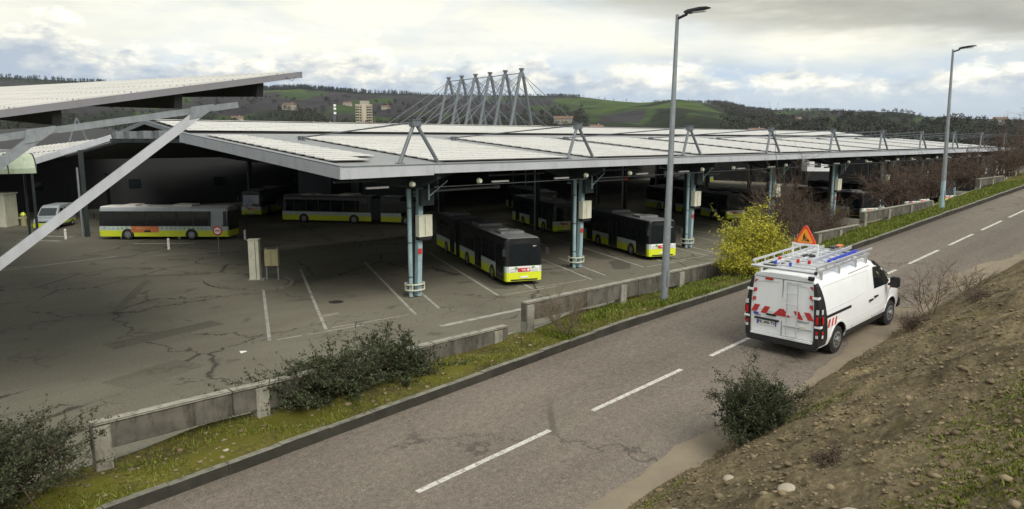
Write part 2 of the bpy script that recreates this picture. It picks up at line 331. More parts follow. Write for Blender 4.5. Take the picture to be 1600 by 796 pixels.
def npmesh(name, V, F, mats, parent=None, smooth=False):       # V (n,3), F (m,k)
    me = bpy.data.meshes.new(name); k = F.shape[1]
    me.vertices.add(len(V)); me.vertices.foreach_set('co', V.astype(np.float32).ravel())
    me.loops.add(F.size); me.loops.foreach_set('vertex_index', F.astype(np.int32).ravel())
    me.polygons.add(len(F)); me.polygons.foreach_set('loop_start', np.arange(0, F.size, k, dtype=np.int32)); me.polygons.foreach_set('loop_total', np.full(len(F), k, dtype=np.int32))
    for m in mats: me.materials.append(m)
    if smooth: me.polygons.foreach_set('use_smooth', [True]*len(F))
    me.update(calc_edges=True); me.validate()
    o = bpy.data.objects.new(name, me); C.objects.link(o)
    if parent: o.parent = parent
    return o
def tag(o, label=None, cat=None, group=None, kind=None):
    for k, v in (('label', label), ('category', cat), ('group', group), ('kind', kind)):
        if v: o[k] = v
    return o
def empty(name, loc=(0,0,0), rz=0, label=None, cat=None, group=None):
    o = bpy.data.objects.new(name, None); C.objects.link(o); o.location = loc; o.rotation_euler = (0, 0, rz); o.empty_display_size = 0.3
    return tag(o, label, cat, group)
CH = {}
def copy_tree(o, parent=None):
    c = o.copy(); C.objects.link(c)
    if parent: c.parent = parent
    for ch in list(o.children): copy_tree(ch, c)
    return c
def text_mesh(txt, size, m, thick=0.003, bold=False):
    cu = bpy.data.curves.new('t', 'FONT'); cu.body = txt; cu.size = size; cu.extrude = thick/2; cu.align_x = 'CENTER'; cu.align_y = 'CENTER'
    if bold: cu.offset = size*0.018
    o = bpy.data.objects.new('t', cu); C.objects.link(o); bpy.context.view_layer.update()
    me = bpy.data.meshes.new_from_object(o.evaluated_get(bpy.context.evaluated_depsgraph_get()))
    bpy.data.objects.remove(o); me.materials.clear(); me.materials.append(m); return me
def put(name, me, parent, mw):
    o = bpy.data.objects.new(name, me); C.objects.link(o); o.parent = parent; o.matrix_local = mw; return o
def leaves(centers, size, aspect=0.5, up=0.3):
    n = len(centers); c = np.asarray(centers, float)
    d = RNG.normal(size=(n, 3)); d[:, 2] += up; d /= np.linalg.norm(d, axis=1)[:, None]
    e = RNG.normal(size=(n, 3)); e -= (e*d).sum(1)[:, None]*d; e /= np.linalg.norm(e, axis=1)[:, None]
    s = size*RNG.uniform(0.6, 1.4, n)[:, None]
    V = np.stack([c, c+d*s*0.5+e*s*aspect*0.5, c+d*s, c+d*s*0.5-e*s*aspect*0.5], 1).reshape(-1, 3)
    return V, np.arange(4*n).reshape(n, 4)

# ------------------------------------------------------------------ ground, road, verge, bank
RA, RB = 3.0, 0.056
def rz(U): return RA + RB*min(U, 110)
def interp(x, xs, ys): return float(np.interp(x, xs, ys))
def kerbV(U): return interp(U, [-30, 16, 22, 56, 120], [12.3, 12.3, 11.95, 11.2, 10.4])
def edgeV(U): return interp(U, [-30, 8, 12, 17, 24, 33, 120], [6.5, 6.6, 6.65, 6.75, 6.8, 6.4, 6.0])
mb = MB(); mb.face([(-150,14.3,0),(420,14.3,0),(420,420,0),(-150,420,0)], M_lot)
tag(mb.build('depot_ground'), kind='structure')
def strip(name, Us, fa, fb, fz, mats, dz=0, nV=1, kind='structure', parent=None):
    m_ = MB()
    for u0, u1 in zip(Us[:-1], Us[1:]):
        for j in range(nV):
            a0 = fa(u0)+(fb(u0)-fa(u0))*j/nV; a1 = fa(u0)+(fb(u0)-fa(u0))*(j+1)/nV
            b0 = fa(u1)+(fb(u1)-fa(u1))*j/nV; b1 = fa(u1)+(fb(u1)-fa(u1))*(j+1)/nV
            m_.face([(u0,a0,fz(u0)+dz),(u1,b0,fz(u1)+dz),(u1,b1,fz(u1)+dz),(u0,a1,fz(u0)+dz)], mats)
    o = m_.build(name, parent)
    return tag(o, kind=kind)
Us = list(np.arange(-30, 121, 3.0))
strip('road', Us, lambda u: 3.5, kerbV, rz, M_road)
# kerb: a real step, stones with joints
m_ = MB(); u = -30.0
while u < 110:
    u1 = u+1.0-0.012; k0, k1 = kerbV(u), kerbV(u1); j = random.uniform(-0.012, 0.012); h = 0.19+random.uniform(-0.012, 0.012)
    z0_, z1_ = rz(u), rz(u1)
    A = [(u,k0+j,z0_-0.1),(u1,k1+j,z1_-0.1),(u1,k1+0.17+j,z1_-0.1),(u,k0+0.17+j,z0_-0.1)]
    B = [(p[0], p[1]+(0.015 if i in (0,1) else 0), p[2]+0.1+h) for i, p in enumerate(A)]
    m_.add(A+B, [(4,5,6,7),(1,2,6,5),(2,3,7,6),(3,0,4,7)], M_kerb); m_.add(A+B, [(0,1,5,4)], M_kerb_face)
    u += 1.0
tag(m_.build('kerb'), kind='structure')
# verge: sampled sheet with bumps
def vdrop(U): return interp(U, [-30, 10, 14, 19, 24, 32, 36, 47, 60, 110], [0, 0, .12, .16, .35, .45, .35, .6, .5, .5])
def vergez(U, V):
    return rz(U)-vdrop(U)*max(0, min(1, (V-kerbV(U)-.7)/(13.9-kerbV(U)-.7)))+0.15+0.07*math.sin(U*1.7+V*3)*math.sin(V*2.1-U*.6)*max(0, min(1, (V-kerbV(U)-0.17)*3)) + 0.02*(V-12.3)
uu = np.arange(-30, 110, 0.25); vv = np.linspace(0, 1, 14)
P = []
for a in uu:
    k = kerbV(a)+0.16
    for t in vv:
        b = k+(14.25-k)*t; P.append((a, b, vergez(a, b)))
P = np.array(P); n1, n2 = len(uu), len(vv)
I = (np.arange(n1-1)[:, None]*n2+np.arange(n2-1)[None]).ravel(); Fq = np.stack([I, I+n2, I+n2+1, I+1], 1)
tag(npmesh('verge', P, Fq, [M_verge], smooth=True), kind='structure')
m_ = MB()                                              # retaining wall that carries the ramp above the depot yard
for u0 in np.arange(-30, 108, 6.0):
    u1 = u0+6
    m_.add([(u0,14.24,-.2),(u1,14.24,-.2),(u1,14.5,-.2),(u0,14.5,-.2),(u0,14.24,rz(u0)+.1-vdrop(u0)),(u1,14.24,rz(u1)+.1-vdrop(u1)),(u1,14.5,rz(u1)+.1-vdrop(u1)),(u0,14.5,rz(u0)+.1-vdrop(u0))], [(4,5,6,7),(2,3,7,6),(0,1,5,4)], M_conc_l)
tag(m_.build('ramp_retaining_wall', bevel=0), 'long concrete retaining wall carrying the road verge above the bus yard', 'wall')

# bank on the near side of the road
from mathutils import noise as mn
def hash_n(x, y): return math.sin(x*1.3+y*2.1)*0.5+math.sin(x*2.9-y*1.7+1)*0.3+math.sin(x*5.1+y*4.3+2)*0.2
def bankz(U, V):
    e = edgeV(U); d = e-V
    if d < 0: return rz(U)-0.05+0.0*d
    rise = 0.62*d if d < 4 else 2.48+0.50*(d-4)
    rise *= interp(U, [-20, 0, 12, 22, 34, 60, 120], [1.0, 1.0, .95, .95, .98, 1.0, 1.0])
    z = rz(U)-0.03+rise*min(1, 0.4+d*0.6)
    return min(z, 7.6+0.02*U) + (hash_n(U*0.8, V*0.8)*0.14+(mn.ridged_multi_fractal(Vector((U*.55+V*.25, V*1.1, 3)), .9, 2.1, 6, .9, 2)-1.2)*.075+mn.fractal(Vector((U*2.2, V*2.2, 1)), .7, 2.0, 6)*.07)*min(1, d*0.9)
uu = np.concatenate([np.arange(-14, 2, 0.5), np.arange(2, 34, 0.09), np.arange(34, 120, 0.6)])
vv = np.linspace(0, 1, 150)**1.0
P = np.zeros((len(uu), len(vv), 3))
jit = RNG.normal(size=(len(uu), len(vv)))
for i, a in enumerate(uu):
    e = edgeV(a)+0.45
    for j, t in enumerate(vv):
        b = e-(e+8)*t; P[i, j] = (a, b, bankz(a, b)+jit[i, j]*0.010*min(1, max(0, (edgeV(a)-b))*2))
n1, n2 = P.shape[:2]; I = (np.arange(n1-1)[:, None]*n2+np.arange(n2-1)[None]).ravel(); Fq = np.stack([I, I+1, I+n2+1, I+n2], 1)
tag(npmesh('earth_bank', P.reshape(-1, 3), Fq, [M_bank], smooth=True), kind='structure')
# strip of dry silt washed over the edge of the road
m_ = MB()
us = np.arange(2, 40, 0.1)
def siltW(u): return max(0.05, 0.40+0.18*math.sin(u*0.7)+0.08*math.sin(u*2.3+1)+0.03*math.sin(u*7)) * interp(u, [2, 9, 14, 17, 24, 34], [.8, .9, .5, .6, 2.0, 0.8])
for a, b in zip(us[:-1], us[1:]):
    m_.face([(a, edgeV(a)-0.4, rz(a)+.012), (b, edgeV(b)-0.4, rz(b)+.012), (b, edgeV(b)+siltW(b), rz(b)+.005), (a, edgeV(a)+siltW(a), rz(a)+.005)], M_silt)
tag(m_.build('silt_edge'), kind='structure')

# centre dashes: worn, each a real thin sheet with cracks broken out
m_ = MB(); u = 6.85-4.42*3
rr = random.Random(3)
while u < 110:
    s = u; 
    while s < u+3.2-0.01:
        ln = min(rr.uniform(0.18, 0.6), u+3.2-s); g = 0.012 if rr.random() < .8 else 0.04
        for w0, w1 in ((-0.06, 0.0), (0.0, 0.06)):
            j0 = rr.uniform(-.006, .006)
            vc = interp(s, [6, 45, 120], [9.34, 9.1, 8.6]); z0_, z1_ = rz(s)+.004, rz(s+ln)+.004
            m_.face([(s+j0, vc+w0, z0_), (s+ln-g+j0, vc+w0, z1_), (s+ln-g, vc+w1, z1_), (s, vc+w1, z0_)], M_line)
        s += ln
    u += 4.42
tag(m_.build('road_centre_line'), kind='structure')
# tar-filled cracks across the road
# yard markings
def line(m_, a, b, w, z=.004, m=M_line_lot):
    a = Vector((*a, z)); b = Vector((*b, z)); d = (b-a).normalized(); s_ = Vector((-d.y, d.x, 0))*w/2
    m_.face([a-s_, b-s_, b+s_, a+s_], m)
m_ = MB(); DA = R(65.5); dx, dy = math.cos(DA), math.sin(DA)
for k in range(-1, 9):
    o = 14.3*k
    for u0, l0, st_ in ((17.9, 18, 31.5), (22.9, 18, 31.0), (24.7, 8, 31.3), (29.3, 18, 31.5)):
        if k == -1 and u0 < 29: continue
        line(m_, (u0+o, st_), (u0+o+dx*l0, st_+dy*l0), 0.16)
    if k >= 0: line(m_, (18.3+o, 31.6), (22.6+o, 31.2), 0.1)
    line(m_, (29.6+o, 31.4), (34.0+o, 31.0), 0.12)
for k in range(0, 8):
    line(m_, (22.3+14.3*k, 28.15), (27.8+14.3*k, 28.05), 0.36)
line(m_, (-2, 60.0), (17.8, 63.2), 0.22)
line(m_, (14.6, 80), (17.0, 76.4), 0.5); line(m_, (16.2, 82.5), (18.6, 78.9), 0.5)
line(m_, (18.4, 62), (34, 58), 0.12)
line(m_, (21.2, 70), (25.2, 66.6), 0.6, m=M_line_lot)
tag(m_.build('yard_markings'), kind='structure')
m_ = MB()
for (x, y, a, l, w) in ((17.1, 62.6, -15, 3.6, .5), (24.5, 44.0, 20, 2.2, 1.0), (33, 36, 60, 4, 1.2), (46, 38, 60, 3, 1.0), (43.5, 33.5, 40, 2.4, .8)):
    n = 14; m_.face([(x+math.cos(R(a))*math.cos(t)*l*(1+.15*math.sin(3*t))-math.sin(R(a))*math.sin(t)*w, y+math.sin(R(a))*math.cos(t)*l+math.cos(R(a))*math.sin(t)*w*(1+.2*math.cos(5*t)), .003) for t in [2*PI*i/n for i in range(n)]], mat('oil_stain', (0.085, 0.08, 0.06), .7))
tag(m_.build('oil_stains'), kind='structure')
m_ = MB(); PM = asphalt('patched_asphalt', (0.10, 0.095, 0.072), (0.145, 0.138, 0.104), (0.11, 0.095, 0.072), 0.3, 31.0, 0.4, 0.2)
for (x, y, a, l, w) in ((12.0, 36, 12, 5.5, 1.2), (17.5, 52, -28, 6, .8), (23.5, 40.5, 65, 4, 1.6), (14, 47, 62, 9, .5), (9.5, 30, 20, 3.4, 1.8), (27, 60, 10, 7, 1.3)):
    ca_, sa_ = math.cos(R(a)), math.sin(R(a))
    m_.face([(x+ca_*i*l/2-sa_*j*w/2, y+sa_*i*l/2+ca_*j*w/2, .0022) for i, j in ((-1,-1),(1,-1),(1.02,1),(-.97,1.04))], PM)
tag(m_.build('asphalt_repairs'), kind='structure')

# ------------------------------------------------------------------ distant hills
def colx(x): return (x-800)/1178.0
XR = [-900, 0, 100, 165, 415, 470, 560, 700, 860, 900, 960, 1000, 1060, 1130, 1170, 1200, 1300, 1400, 1450, 1500, 1600, 2500]
YR = [118, 120, 126, 129, 140, 137, 145, 149, 150, 151, 158, 161, 160, 162, 171, 172, 173, 180, 186, 186, 187, 192]
XM = [-900, 0, 415, 560, 700, 860, 950, 1060, 1130, 1200, 1300, 1400, 1500, 1600, 2500]
YM = [150, 158, 160, 165, 172, 170, 176, 168, 180, 190, 184, 190, 196, 196, 200]
def y2z(y, d):
    a = math.atan((398-y)/1164.0)-PITCH; return H+math.tan(a)*d
def terr_z(x, d):
    yr = interp(x, XR, YR) ; ym = interp(x, XM, YM)
    w = 1.6*math.sin(x*0.021+1)+0.9*math.sin(x*0.057)
    ds = [240, 330, 480, 800, 1300, 1700, 2600, 3400, 6000]
    zs = [-0.5, 0.0, 4.0, y2z(196, 800)+5*math.sin(x*.03), y2z(ym+w, 1300), y2z(ym-3+(yr-ym)*0.22+w*1.5, 1700)-6*math.sin(x*.017), y2z(yr, 2600), y2z(yr+14, 3400)-30, 120]
    z = interp(d, ds, zs)
    if 300 < d < 2500: z += 3.0*math.sin(x*0.05+d*0.011)*min(1, (d-300)/500)*min(1, (2500-d)/300)
    return z
xs = np.arange(-500, 2200, 8.0); dsx = np.concatenate([np.arange(240, 800, 35), np.arange(800, 2600, 50), np.array([2600, 2680, 2800, 3000, 3400, 4000.])])
P = np.zeros((len(xs), len(dsx), 3)); COL = np.zeros((len(xs), len(dsx), 4), np.float32)
for i, x in enumerate(xs):
    for j, d in enumerate(dsx):
        p = fw*d+rt*(colx(x)*d); P[i, j] = (p.x, p.y, terr_z(x, d))
def is_field(px, d):
    """land use of the hillside: 0 wood, 1 green pasture, 2 brown vineyard, 3 bright meadow"""
    a = math.sin(px*0.019+d*0.0023)+math.sin(px*0.043-d*0.0041+2)+0.7*math.sin(px*.011+d*.0072+1)
    if 900 < px < 1150 and d > 1250 and d < 2560:
        e = (px-1025)/125.0; q = (d-1900)/700.0
        if px < 1140 - (d-1250)*0.035 + 22*math.sin(d*.006): 
            if 1560 < d < 1700 and px < 1090: return 0
            return 3 if a < 0.8 else 1
        return 0
    if 860 < px < 960 and 1900 < d < 2350: return 3 if a > -.6 else 2
    if 1280 < px < 1440 and 1750 < d < 2450: return 1 if a > 0.3 else 0
    if 400 < px < 480 and 2100 < d < 2420: return 3
    if px < 860 and d > 1000: return (2 if a < 1.15 else 1) if d < 2350 else 0
    if -300 < px < 60 and d > 2200: return 2
    if 500 < px < 900 and 1500 < d < 2500: return 2 if a < 0.7 else 1
    if d < 900: return 0
    return 2 if a > 1.0 else (1 if a > 0.2 else 0)
LU = {0: (0.022, 0.027, 0.018), 1: (0.038, 0.058, 0.022), 2: (0.036, 0.034, 0.036), 3: (0.054, 0.080, 0.024)}
for i, x in enumerate(xs):
    for j, d in enumerate(dsx): COL[i, j, :3] = LU[is_field(x, d)]; COL[i, j, 3] = 1
n1, n2 = P.shape[:2]; I = (np.arange(n1-1)[:, None]*n2+np.arange(n2-1)[None]).ravel(); Fq = np.stack([I, I+n2, I+n2+1, I+1], 1)
m, t, p = newmat('hillside_land')
at_ = N(t, 'ShaderNodeVertexColor', layer_name='land'); g = N(t, 'ShaderNodeTexCoord').outputs['Object']
base = mixc(t, 0.8, at_.outputs[0], ramp(t, noise(t, g, 0.02, 8, 0.7), [(0.3, 0.2), (0.7, 0.8)]), 'OVERLAY')
wv = N(t, 'ShaderNodeTexWave', i_Scale=0.06, bands_direction='X'); wv.inputs['Distortion'].default_value = 6; wv.inputs['Detail'].default_value = 3; t.links.new(g, wv.inputs['Vector'])
base = mixc(t, 0.25, base, ramp(t, wv.outputs[1], [(0.2, 0.3), (0.8, 0.7)]), 'SOFT_LIGHT')
t.links.new(base, p.inputs['Base Color']); p.inputs['Roughness'].default_value = 1.0; p.inputs['Specular IOR Level'].default_value = 0.05
o = npmesh('hills', P.reshape(-1, 3), Fq, [m], smooth=True)
ca = o.data.color_attributes.new('land', 'FLOAT_COLOR', 'POINT'); ca.data.foreach_set('color', COL.reshape(-1))
tag(o, kind='structure')

# woods on and below the hills: thousands of crowns, one mass
def far_trees(name, pts, mtl, shape, leaves_per, label=None):
    Vs = []; Fs = []; off = 0
    for (x, y, z, h) in pts:
        n = leaves_per
        if shape == 'cone':
            t = RNG.uniform(0, 1, n)**1.5; r = (1-t*.85)*h*0.24*RNG.uniform(.3, 1.1, n); zz = z+h*(0.0+0.95*t)
        else:
            dd = RNG.normal(size=(n, 3)); dd /= np.linalg.norm(dd, axis=1)[:, None]; rr_ = RNG.uniform(.45, 1.0, n)
            t = None
        if shape == 'cone':
            an = RNG.uniform(0, 2*PI, n); c = np.stack([x+r*np.cos(an), y+r*np.sin(an), zz], 1); s = h*0.22
        else:
            c = np.array([x, y, z+h*0.55])+dd*rr_[:, None]*np.array([h*.42, h*.42, h*.42]); s = h*0.17
        V, F = leaves(c, s, 0.7, 0.5 if shape == 'cone' else 0.2); Vs.append(V); Fs.append(F+off); off += len(V)
    return tag(npmesh(name, np.concatenate(Vs), np.concatenate(Fs), [mtl]), kind='stuff')
def hp(px, d): q = fw*d+rt*(colx(px)*d); return q.x, q.y, terr_z(px, d)
pts = []
rr = random.Random(5)
while len(pts) < 3300:
    px = rr.uniform(-250, 1850); d = 420*(1900/420)**rr.random()
    if is_field(px, d) in (1, 3) : continue
    if is_field(px, d) == 2 and rr.random() < .75: continue
    if d > 1000 and rr.random() < .2: continue
    if 915 < px < 1125 and d > 560: continue
    pts.append((*hp(px, d), rr.uniform(5, 9) if d < 1000 else rr.uniform(7, 11)))
far_trees('valley_woodland', pts, M_wood_far, 'ball', 64)
pts = []
for i in range(2000):
    px = rr.choice([rr.uniform(-120, 175), rr.uniform(405, 660), rr.uniform(405, 560), rr.uniform(640, 900), rr.uniform(1020, 1200), rr.uniform(1200, 1500)])
    d = rr.uniform(2440, 2640); h = rr.uniform(6, 15) if px < 640 else rr.uniform(4, 9)
    pts.append((*hp(px, d), h))
far_trees('ridge_woodland', pts, M_conifer, 'cone', 30)
pts = []
for i in range(520):
    px = rr.choice([rr.uniform(855, 905), rr.uniform(1040, 1180), rr.uniform(1220, 1300), rr.uniform(1400, 1480), rr.uniform(700, 1600)])
    pts.append((*hp(px, rr.uniform(2480, 2620)), rr.uniform(5, 11)))
far_trees('ridge_hedgerow', pts, M_wood_far, 'ball', 34)
# a dark leafless wood spilling down the right flank of the green hill
pts = []
for i in range(900):
    d = rr.uniform(1300, 2500); px = 1140-(d-1250)*0.035+rr.uniform(4, 95)
    pts.append((*hp(px, d), rr.uniform(9, 15)))
far_trees('hillside_wood', pts, M_wood_far, 'ball', 24)

# ------------------------------------------------------------------ parapet walls along the road
def parapet(name, u0, u1, top, label, posts, h=0.46, low=True):
    root = empty(name, (u0, 14.0, rz(u0)), 0, label, 'wall', 'concrete parapet rails along the ramp')
    b = MB(); n = max(2, int((u1-u0)/2.5)); zt = top-rz(u0)
    for i in range(n):
        a0 = (u1-u0)*i/n; a1 = (u1-u0)*(i+1)/n-0.012
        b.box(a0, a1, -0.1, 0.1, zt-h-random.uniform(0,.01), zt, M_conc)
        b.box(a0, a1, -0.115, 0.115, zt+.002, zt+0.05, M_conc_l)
    b.build('rail', root, bevel=0.012)
    if low:
        b = MB(); b.add([(0,-.06,-.3),(u1-u0,-.06,rz(u1)-rz(u0)-.3),(u1-u0,.2,rz(u1)-rz(u0)-.3),(0,.2,-.3),(0,-.06,.10),(u1-u0,-.06,rz(u1)-rz(u0)+.1),(u1-u0,.2,rz(u1)-rz(u0)+.1),(0,.2,.10)], [(4,5,6,7),(0,1,5,4),(2,3,7,6),(0,3,7,4),(1,2,6,5)], M_conc_l)
        b.build('footing', root)
    for q in posts:
        b = MB(); zb = rz(q)-rz(u0)-.1-vdrop(q); b.box(q-u0-.14, q-u0+.14, -.15, -.098, zb, zt-.02, M_conc_l); b.box(q-u0-.13, q-u0+.13, -.097, .13, zb, zt-h-.012, M_conc_l)
        b.build('post', root, bevel=0.01)
    return root
parapet('concrete_parapet', 3.3, 13.3, 4.17, 'weathered concrete parapet rail nearest the camera with bushes growing over it', (3.45, 6.4, 9.4, 12.9))
parapet('concrete_parapet', 13.95, 31.6, 4.68, 'long concrete parapet rail behind the nearer lamp post, up to the yellow bamboo', (14.1, 18.2, 21.4, 25.0, 28.6, 31.4), .46, False)
parapet('concrete_parapet', 31.9, 36.6, 5.03, 'short concrete parapet rail behind the warning triangle, before the taller rail', (32.1, 34.3, 36.4), .40, False)
parapet('concrete_parapet', 36.9, 47.0, 5.6, 'concrete parapet rail just before the farther lamp post', (37.1, 40.2, 43.4, 46.8), .42, False)
parapet('concrete_parapet', 55.8, 62.0, 6.5, 'farthest concrete parapet rail beside the brown hedge at the right edge', (56, 59, 61.8), .42, False)

# ------------------------------------------------------------------ lamp posts
def lamp_post(u, v, h, lean, label, graf):
    zb = vergez(u, v)-.05
    root = empty('street_lamp', (u, v, zb), 0, label, 'street lamp', 'street lamps along the verge')
    root.rotation_euler = (lean[0], lean[1], 0)
    b = MB(); b.tube((0,0,0), (0,0,1.5), .118, M_galv if not graf else M_teal, .112, 14); b.tube((0,0,1.5), (0,0,h), .112, M_galv, .05, 14)
    b.box(-.16, .16, -.16, .16, -.05, .05, M_galv); b.build('pole', root, smooth=False)
    b = MB(); b.box(-.06,.06,-.13,-.11,.5,1.0, M_galv); b.build('hatch', root)
    b = MB(); b.tube((0,0,h-.12), (0,-.32,h-.02), .04, M_black, .04, 10); b.build('arm', root)
    b = MB(); y0 = -.28
    prof = [(0,.05),(.12,.075),(.5,.06),(.74,.02),(.74,-.01),(.1,-.02),(0,0)]
    b.prism([(-.13, y0-a, h+z+a*.12) for a, z in prof], (.26,0,0), M_black); b.build('lamp_head', root, bevel=0.01)
    b = MB(); b.box(-.1,.1,y0-.62,y0-.25,h-.004,h+.012, M_lens); b.build('lens', root)
lamp_post(18.93, 12.88, 8.5, (R(0.9), R(0.2)), 'tall grey street lamp on the verge in the middle of the photo, nearer one', False)
lamp_post(43.0, 12.3, 8.1, (R(-0.6), R(-0.9)), 'farther grey street lamp on the verge at right with a pale green foot', True)

# ------------------------------------------------------------------ bus depot
DEP = empty('bus_depot', (25.6, 32, 0), 0, 'long open bus depot with low solar roof, pale fascia and A-frame trestles', 'depot')
DX, DY = 25.6, 32.0
U0, U1 = 19.3, 141.0
VE, VR, VB = 32.0, 52.4, 95.0       # eave, rise to the monitor, far eave
def L(P): return (P[0]-DX, P[1]-DY, P[2])
def slz(V):                        # top of roof sheet
    if V <= 52.4: return 7.72+(V-32)*(9.50-7.72)/20.4
    if V >= 68: return 9.50-(V-68)*(9.50-7.15)/27.0
    return 9.50
def dbox(b, u0, u1, v0, v1, z0a, z1a, z0b, z1b, m):   # sloped slab between two V lines
    b.add([L(p) for p in [(u0,v0,z0a),(u1,v0,z0a),(u1,v1,z0b),(u0,v1,z0b),(u0,v0,z1a),(u1,v0,z1a),(u1,v1,z1b),(u0,v1,z1b)]],
          [(3,2,1,0),(4,5,6,7),(0,1,5,4),(1,2,6,5),(2,3,7,6),(3,0,4,7)], m)
b = MB()
for v0, v1 in ((32.12, 52.4), (68, 95)): dbox(b, U0+.1+(2 if v0 > 60 else 0), U1-.1, v0, v1, slz(v0)-.12, slz(v0), slz(v1)-.12, slz(v1), M_corrug)
b.build('roof', DEP)
b = MB()
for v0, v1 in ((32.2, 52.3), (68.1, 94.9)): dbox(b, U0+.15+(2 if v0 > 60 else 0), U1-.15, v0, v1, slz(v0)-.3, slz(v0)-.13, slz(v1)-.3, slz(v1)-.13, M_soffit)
dbox(b, 33, U1, 95.01, 104.5, 6.95, 7.1, 6.6, 6.75, M_soffit)  # added slab over the rear gap, keeps sky light out of the interior
b.build('ceiling_and_light_block', DEP)
b = MB(); dbox(b, U0+.4, U1, 53.2, 60.3, 9.44, 9.60, 10.34, 10.50, M_soffit); dbox(b, U0+.4, U1, 60.3, 67.4, 10.34, 10.50, 9.44, 9.60, M_soffit)
for vv_ in (52.5, 67.9): b.add([L(p) for p in [(U0+1,vv_-.06,9.3),(U1,vv_-.06,9.3),(U1,vv_+.06,9.3),(U0+1,vv_+.06,9.3),(U0+1,vv_-.06,9.46),(U1,vv_-.06,9.46),(U1,vv_+.06,9.46),(U0+1,vv_+.06,9.46)]], [(3,2,1,0),(4,5,6,7),(0,1,5,4),(1,2,6,5),(2,3,7,6),(3,0,4,7)], M_steel_dark)
b.build('roof_monitor', DEP)
# fascia boards
def fascia(b, pts, w, h, m):
    for a, c in zip(pts[:-1], pts[1:]): b.beam(L(a), L(c), w, h, m)
b = MB(); z = 7.5
b.beam(L((U0, 32, 7.46)), L((25.0, 32, 7.50)), .12, .60, M_fascia)
b.beam(L((25.02, 32, 7.53)), L((U1, 32, 7.53)), .12, .50, M_fascia)
b.beam(L((U0-.02, 31.93, 7.79)), L((U1, 31.93, 7.81)), .06, .05, M_galv)
b.build('eave_fascia', DEP)
b = MB(); b.beam(L((U0, 31.95, 7.46)), L((U0, 52.3, 9.22)), .12, .60, M_fascia); b.beam(L((U0+.1, 31.95, 7.80)), L((U0+.1, 52.3, 9.56)), .3, .05, M_galv); b.build('gable_fascia', DEP)
b = MB(); 
for i in range(4):
    v = 56.0+i*3.2; b.box(U0-DX-.25, U0-DX+1.6, v-.45-DY, v+.45-DY, 9.15, 9.72+.1*i*0, M_galv)
b.beam(L((U0+.4, 53.2, 9.5)), L((U0+.4, 60.3, 10.38)), .1, .3, M_galv); b.beam(L((U0+.4, 60.3, 10.38)), L((U0+.4, 67.4, 9.5)), .1, .3, M_galv)
b.beam(L((U0+.2, 52.3, 9.0)), L((U0+.2, 68, 9.0)), .2, .3, M_steel_dark)
b.build('monitor_gable', DEP)
BAYS = [25.6+14.3*k for k in range(9)]; TRS = [24.9+13.5*k for k in range(9)]
# solar fields: one per bay, rows lapped like shingles
def solar(name, u0, u1, v0, v1, zf, step=1.02, skip=None):
    b = MB(); v = v0; i = 0
    while v+step <= v1+.01:
        s0, s1 = u0, u1
        if skip: s0, s1 = skip(v, u0, u1)
        if s1-s0 > .5:
            za, zb = zf(v)+.15, zf(v+step)+.10
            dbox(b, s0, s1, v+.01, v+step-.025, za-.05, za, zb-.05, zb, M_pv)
        v += step; i += 1
    return b.build(name, DEP)
prev = U0+.9
for k, ub in enumerate(TRS+[U1+1]):
    u1_ = min(ub-1.3, U1-.3)
    if k == 0:
        solar('solar_field', prev, u1_+0.6, 34.0, 50.8, slz, skip=lambda v, a, c: (a, c-(v-34)*0.10-(1.8 if v < 35.5 else 0)))
    elif u1_-prev > 2: solar('solar_field', prev, u1_, 33.0, 50.2, slz)
    if u1_-prev > 2 and k > 1: solar('solar_field', prev, u1_, 69.5, 93.5, slz)
    prev = ub+1.3
def mz(V): return 9.60+(V-53.2)*0.90/7.1 if V < 60.3 else 10.50-(V-60.3)*.90/7.1
prev = U0+.9
for ub in TRS+[U1]:
    solar('monitor_solar_field', prev, min(ub, U1)-.06, 53.3, 60.3, mz); solar('monitor_solar_field', prev, min(ub, U1)-.06, 60.5, 67.4, mz); prev = ub
# trestles with ties
def trestle(ub, first=False):
    b = MB()
    ax, ay, az = ub, 33.4, 10.12
    for s in (-1, 1): b.tube(L((ub+s*1.32, 33.1, 7.8)), L((ax+s*.12, ay, az-.25)), .105, M_galv_d, .105, 10)
    b.box(ax-.3-DX, ax+.3-DX, ay-.16-DY, ay+.16-DY, az-.33, az+.02, M_galv_d); b.box(ax-.36-DX, ax+.36-DX, ay-.2-DY, ay+.2-DY, az+.021, az+.06, M_galv_d)
    for s in (-1, 1): b.box(ub+s*1.32-.18-DX, ub+s*1.32+.18-DX, 32.9-DY, 33.3-DY, 7.76, 7.86, M_galv_d)
    t = b.build('trestle', DEP)
    b = MB(); b.tube(L((ax, ay+.1, az-.1)), L((ub+.6, 47.2, 9.22)), .045, M_galv_d, .045, 8); b.box(ub+.45-DX, ub+.8-DX, 47.0-DY, 47.4-DY, 9.0, 9.32, M_galv_d); b.build('tie_rod', t)
for k in range(12): trestle(24.9+13.5*k, k == 0)
b = MB(); b.beam(L((U1+.1, 32, 7.55)), L((180, 32, 7.55)), .3, .4, M_fascia_d)
for k in range(9, 12): b.tube(L((25.6+14.3*k, 34.5, 0)), L((25.6+14.3*k, 34.5, 7.4)), .15, M_steel_dark)
b.build('bare_frame_beam', DEP)
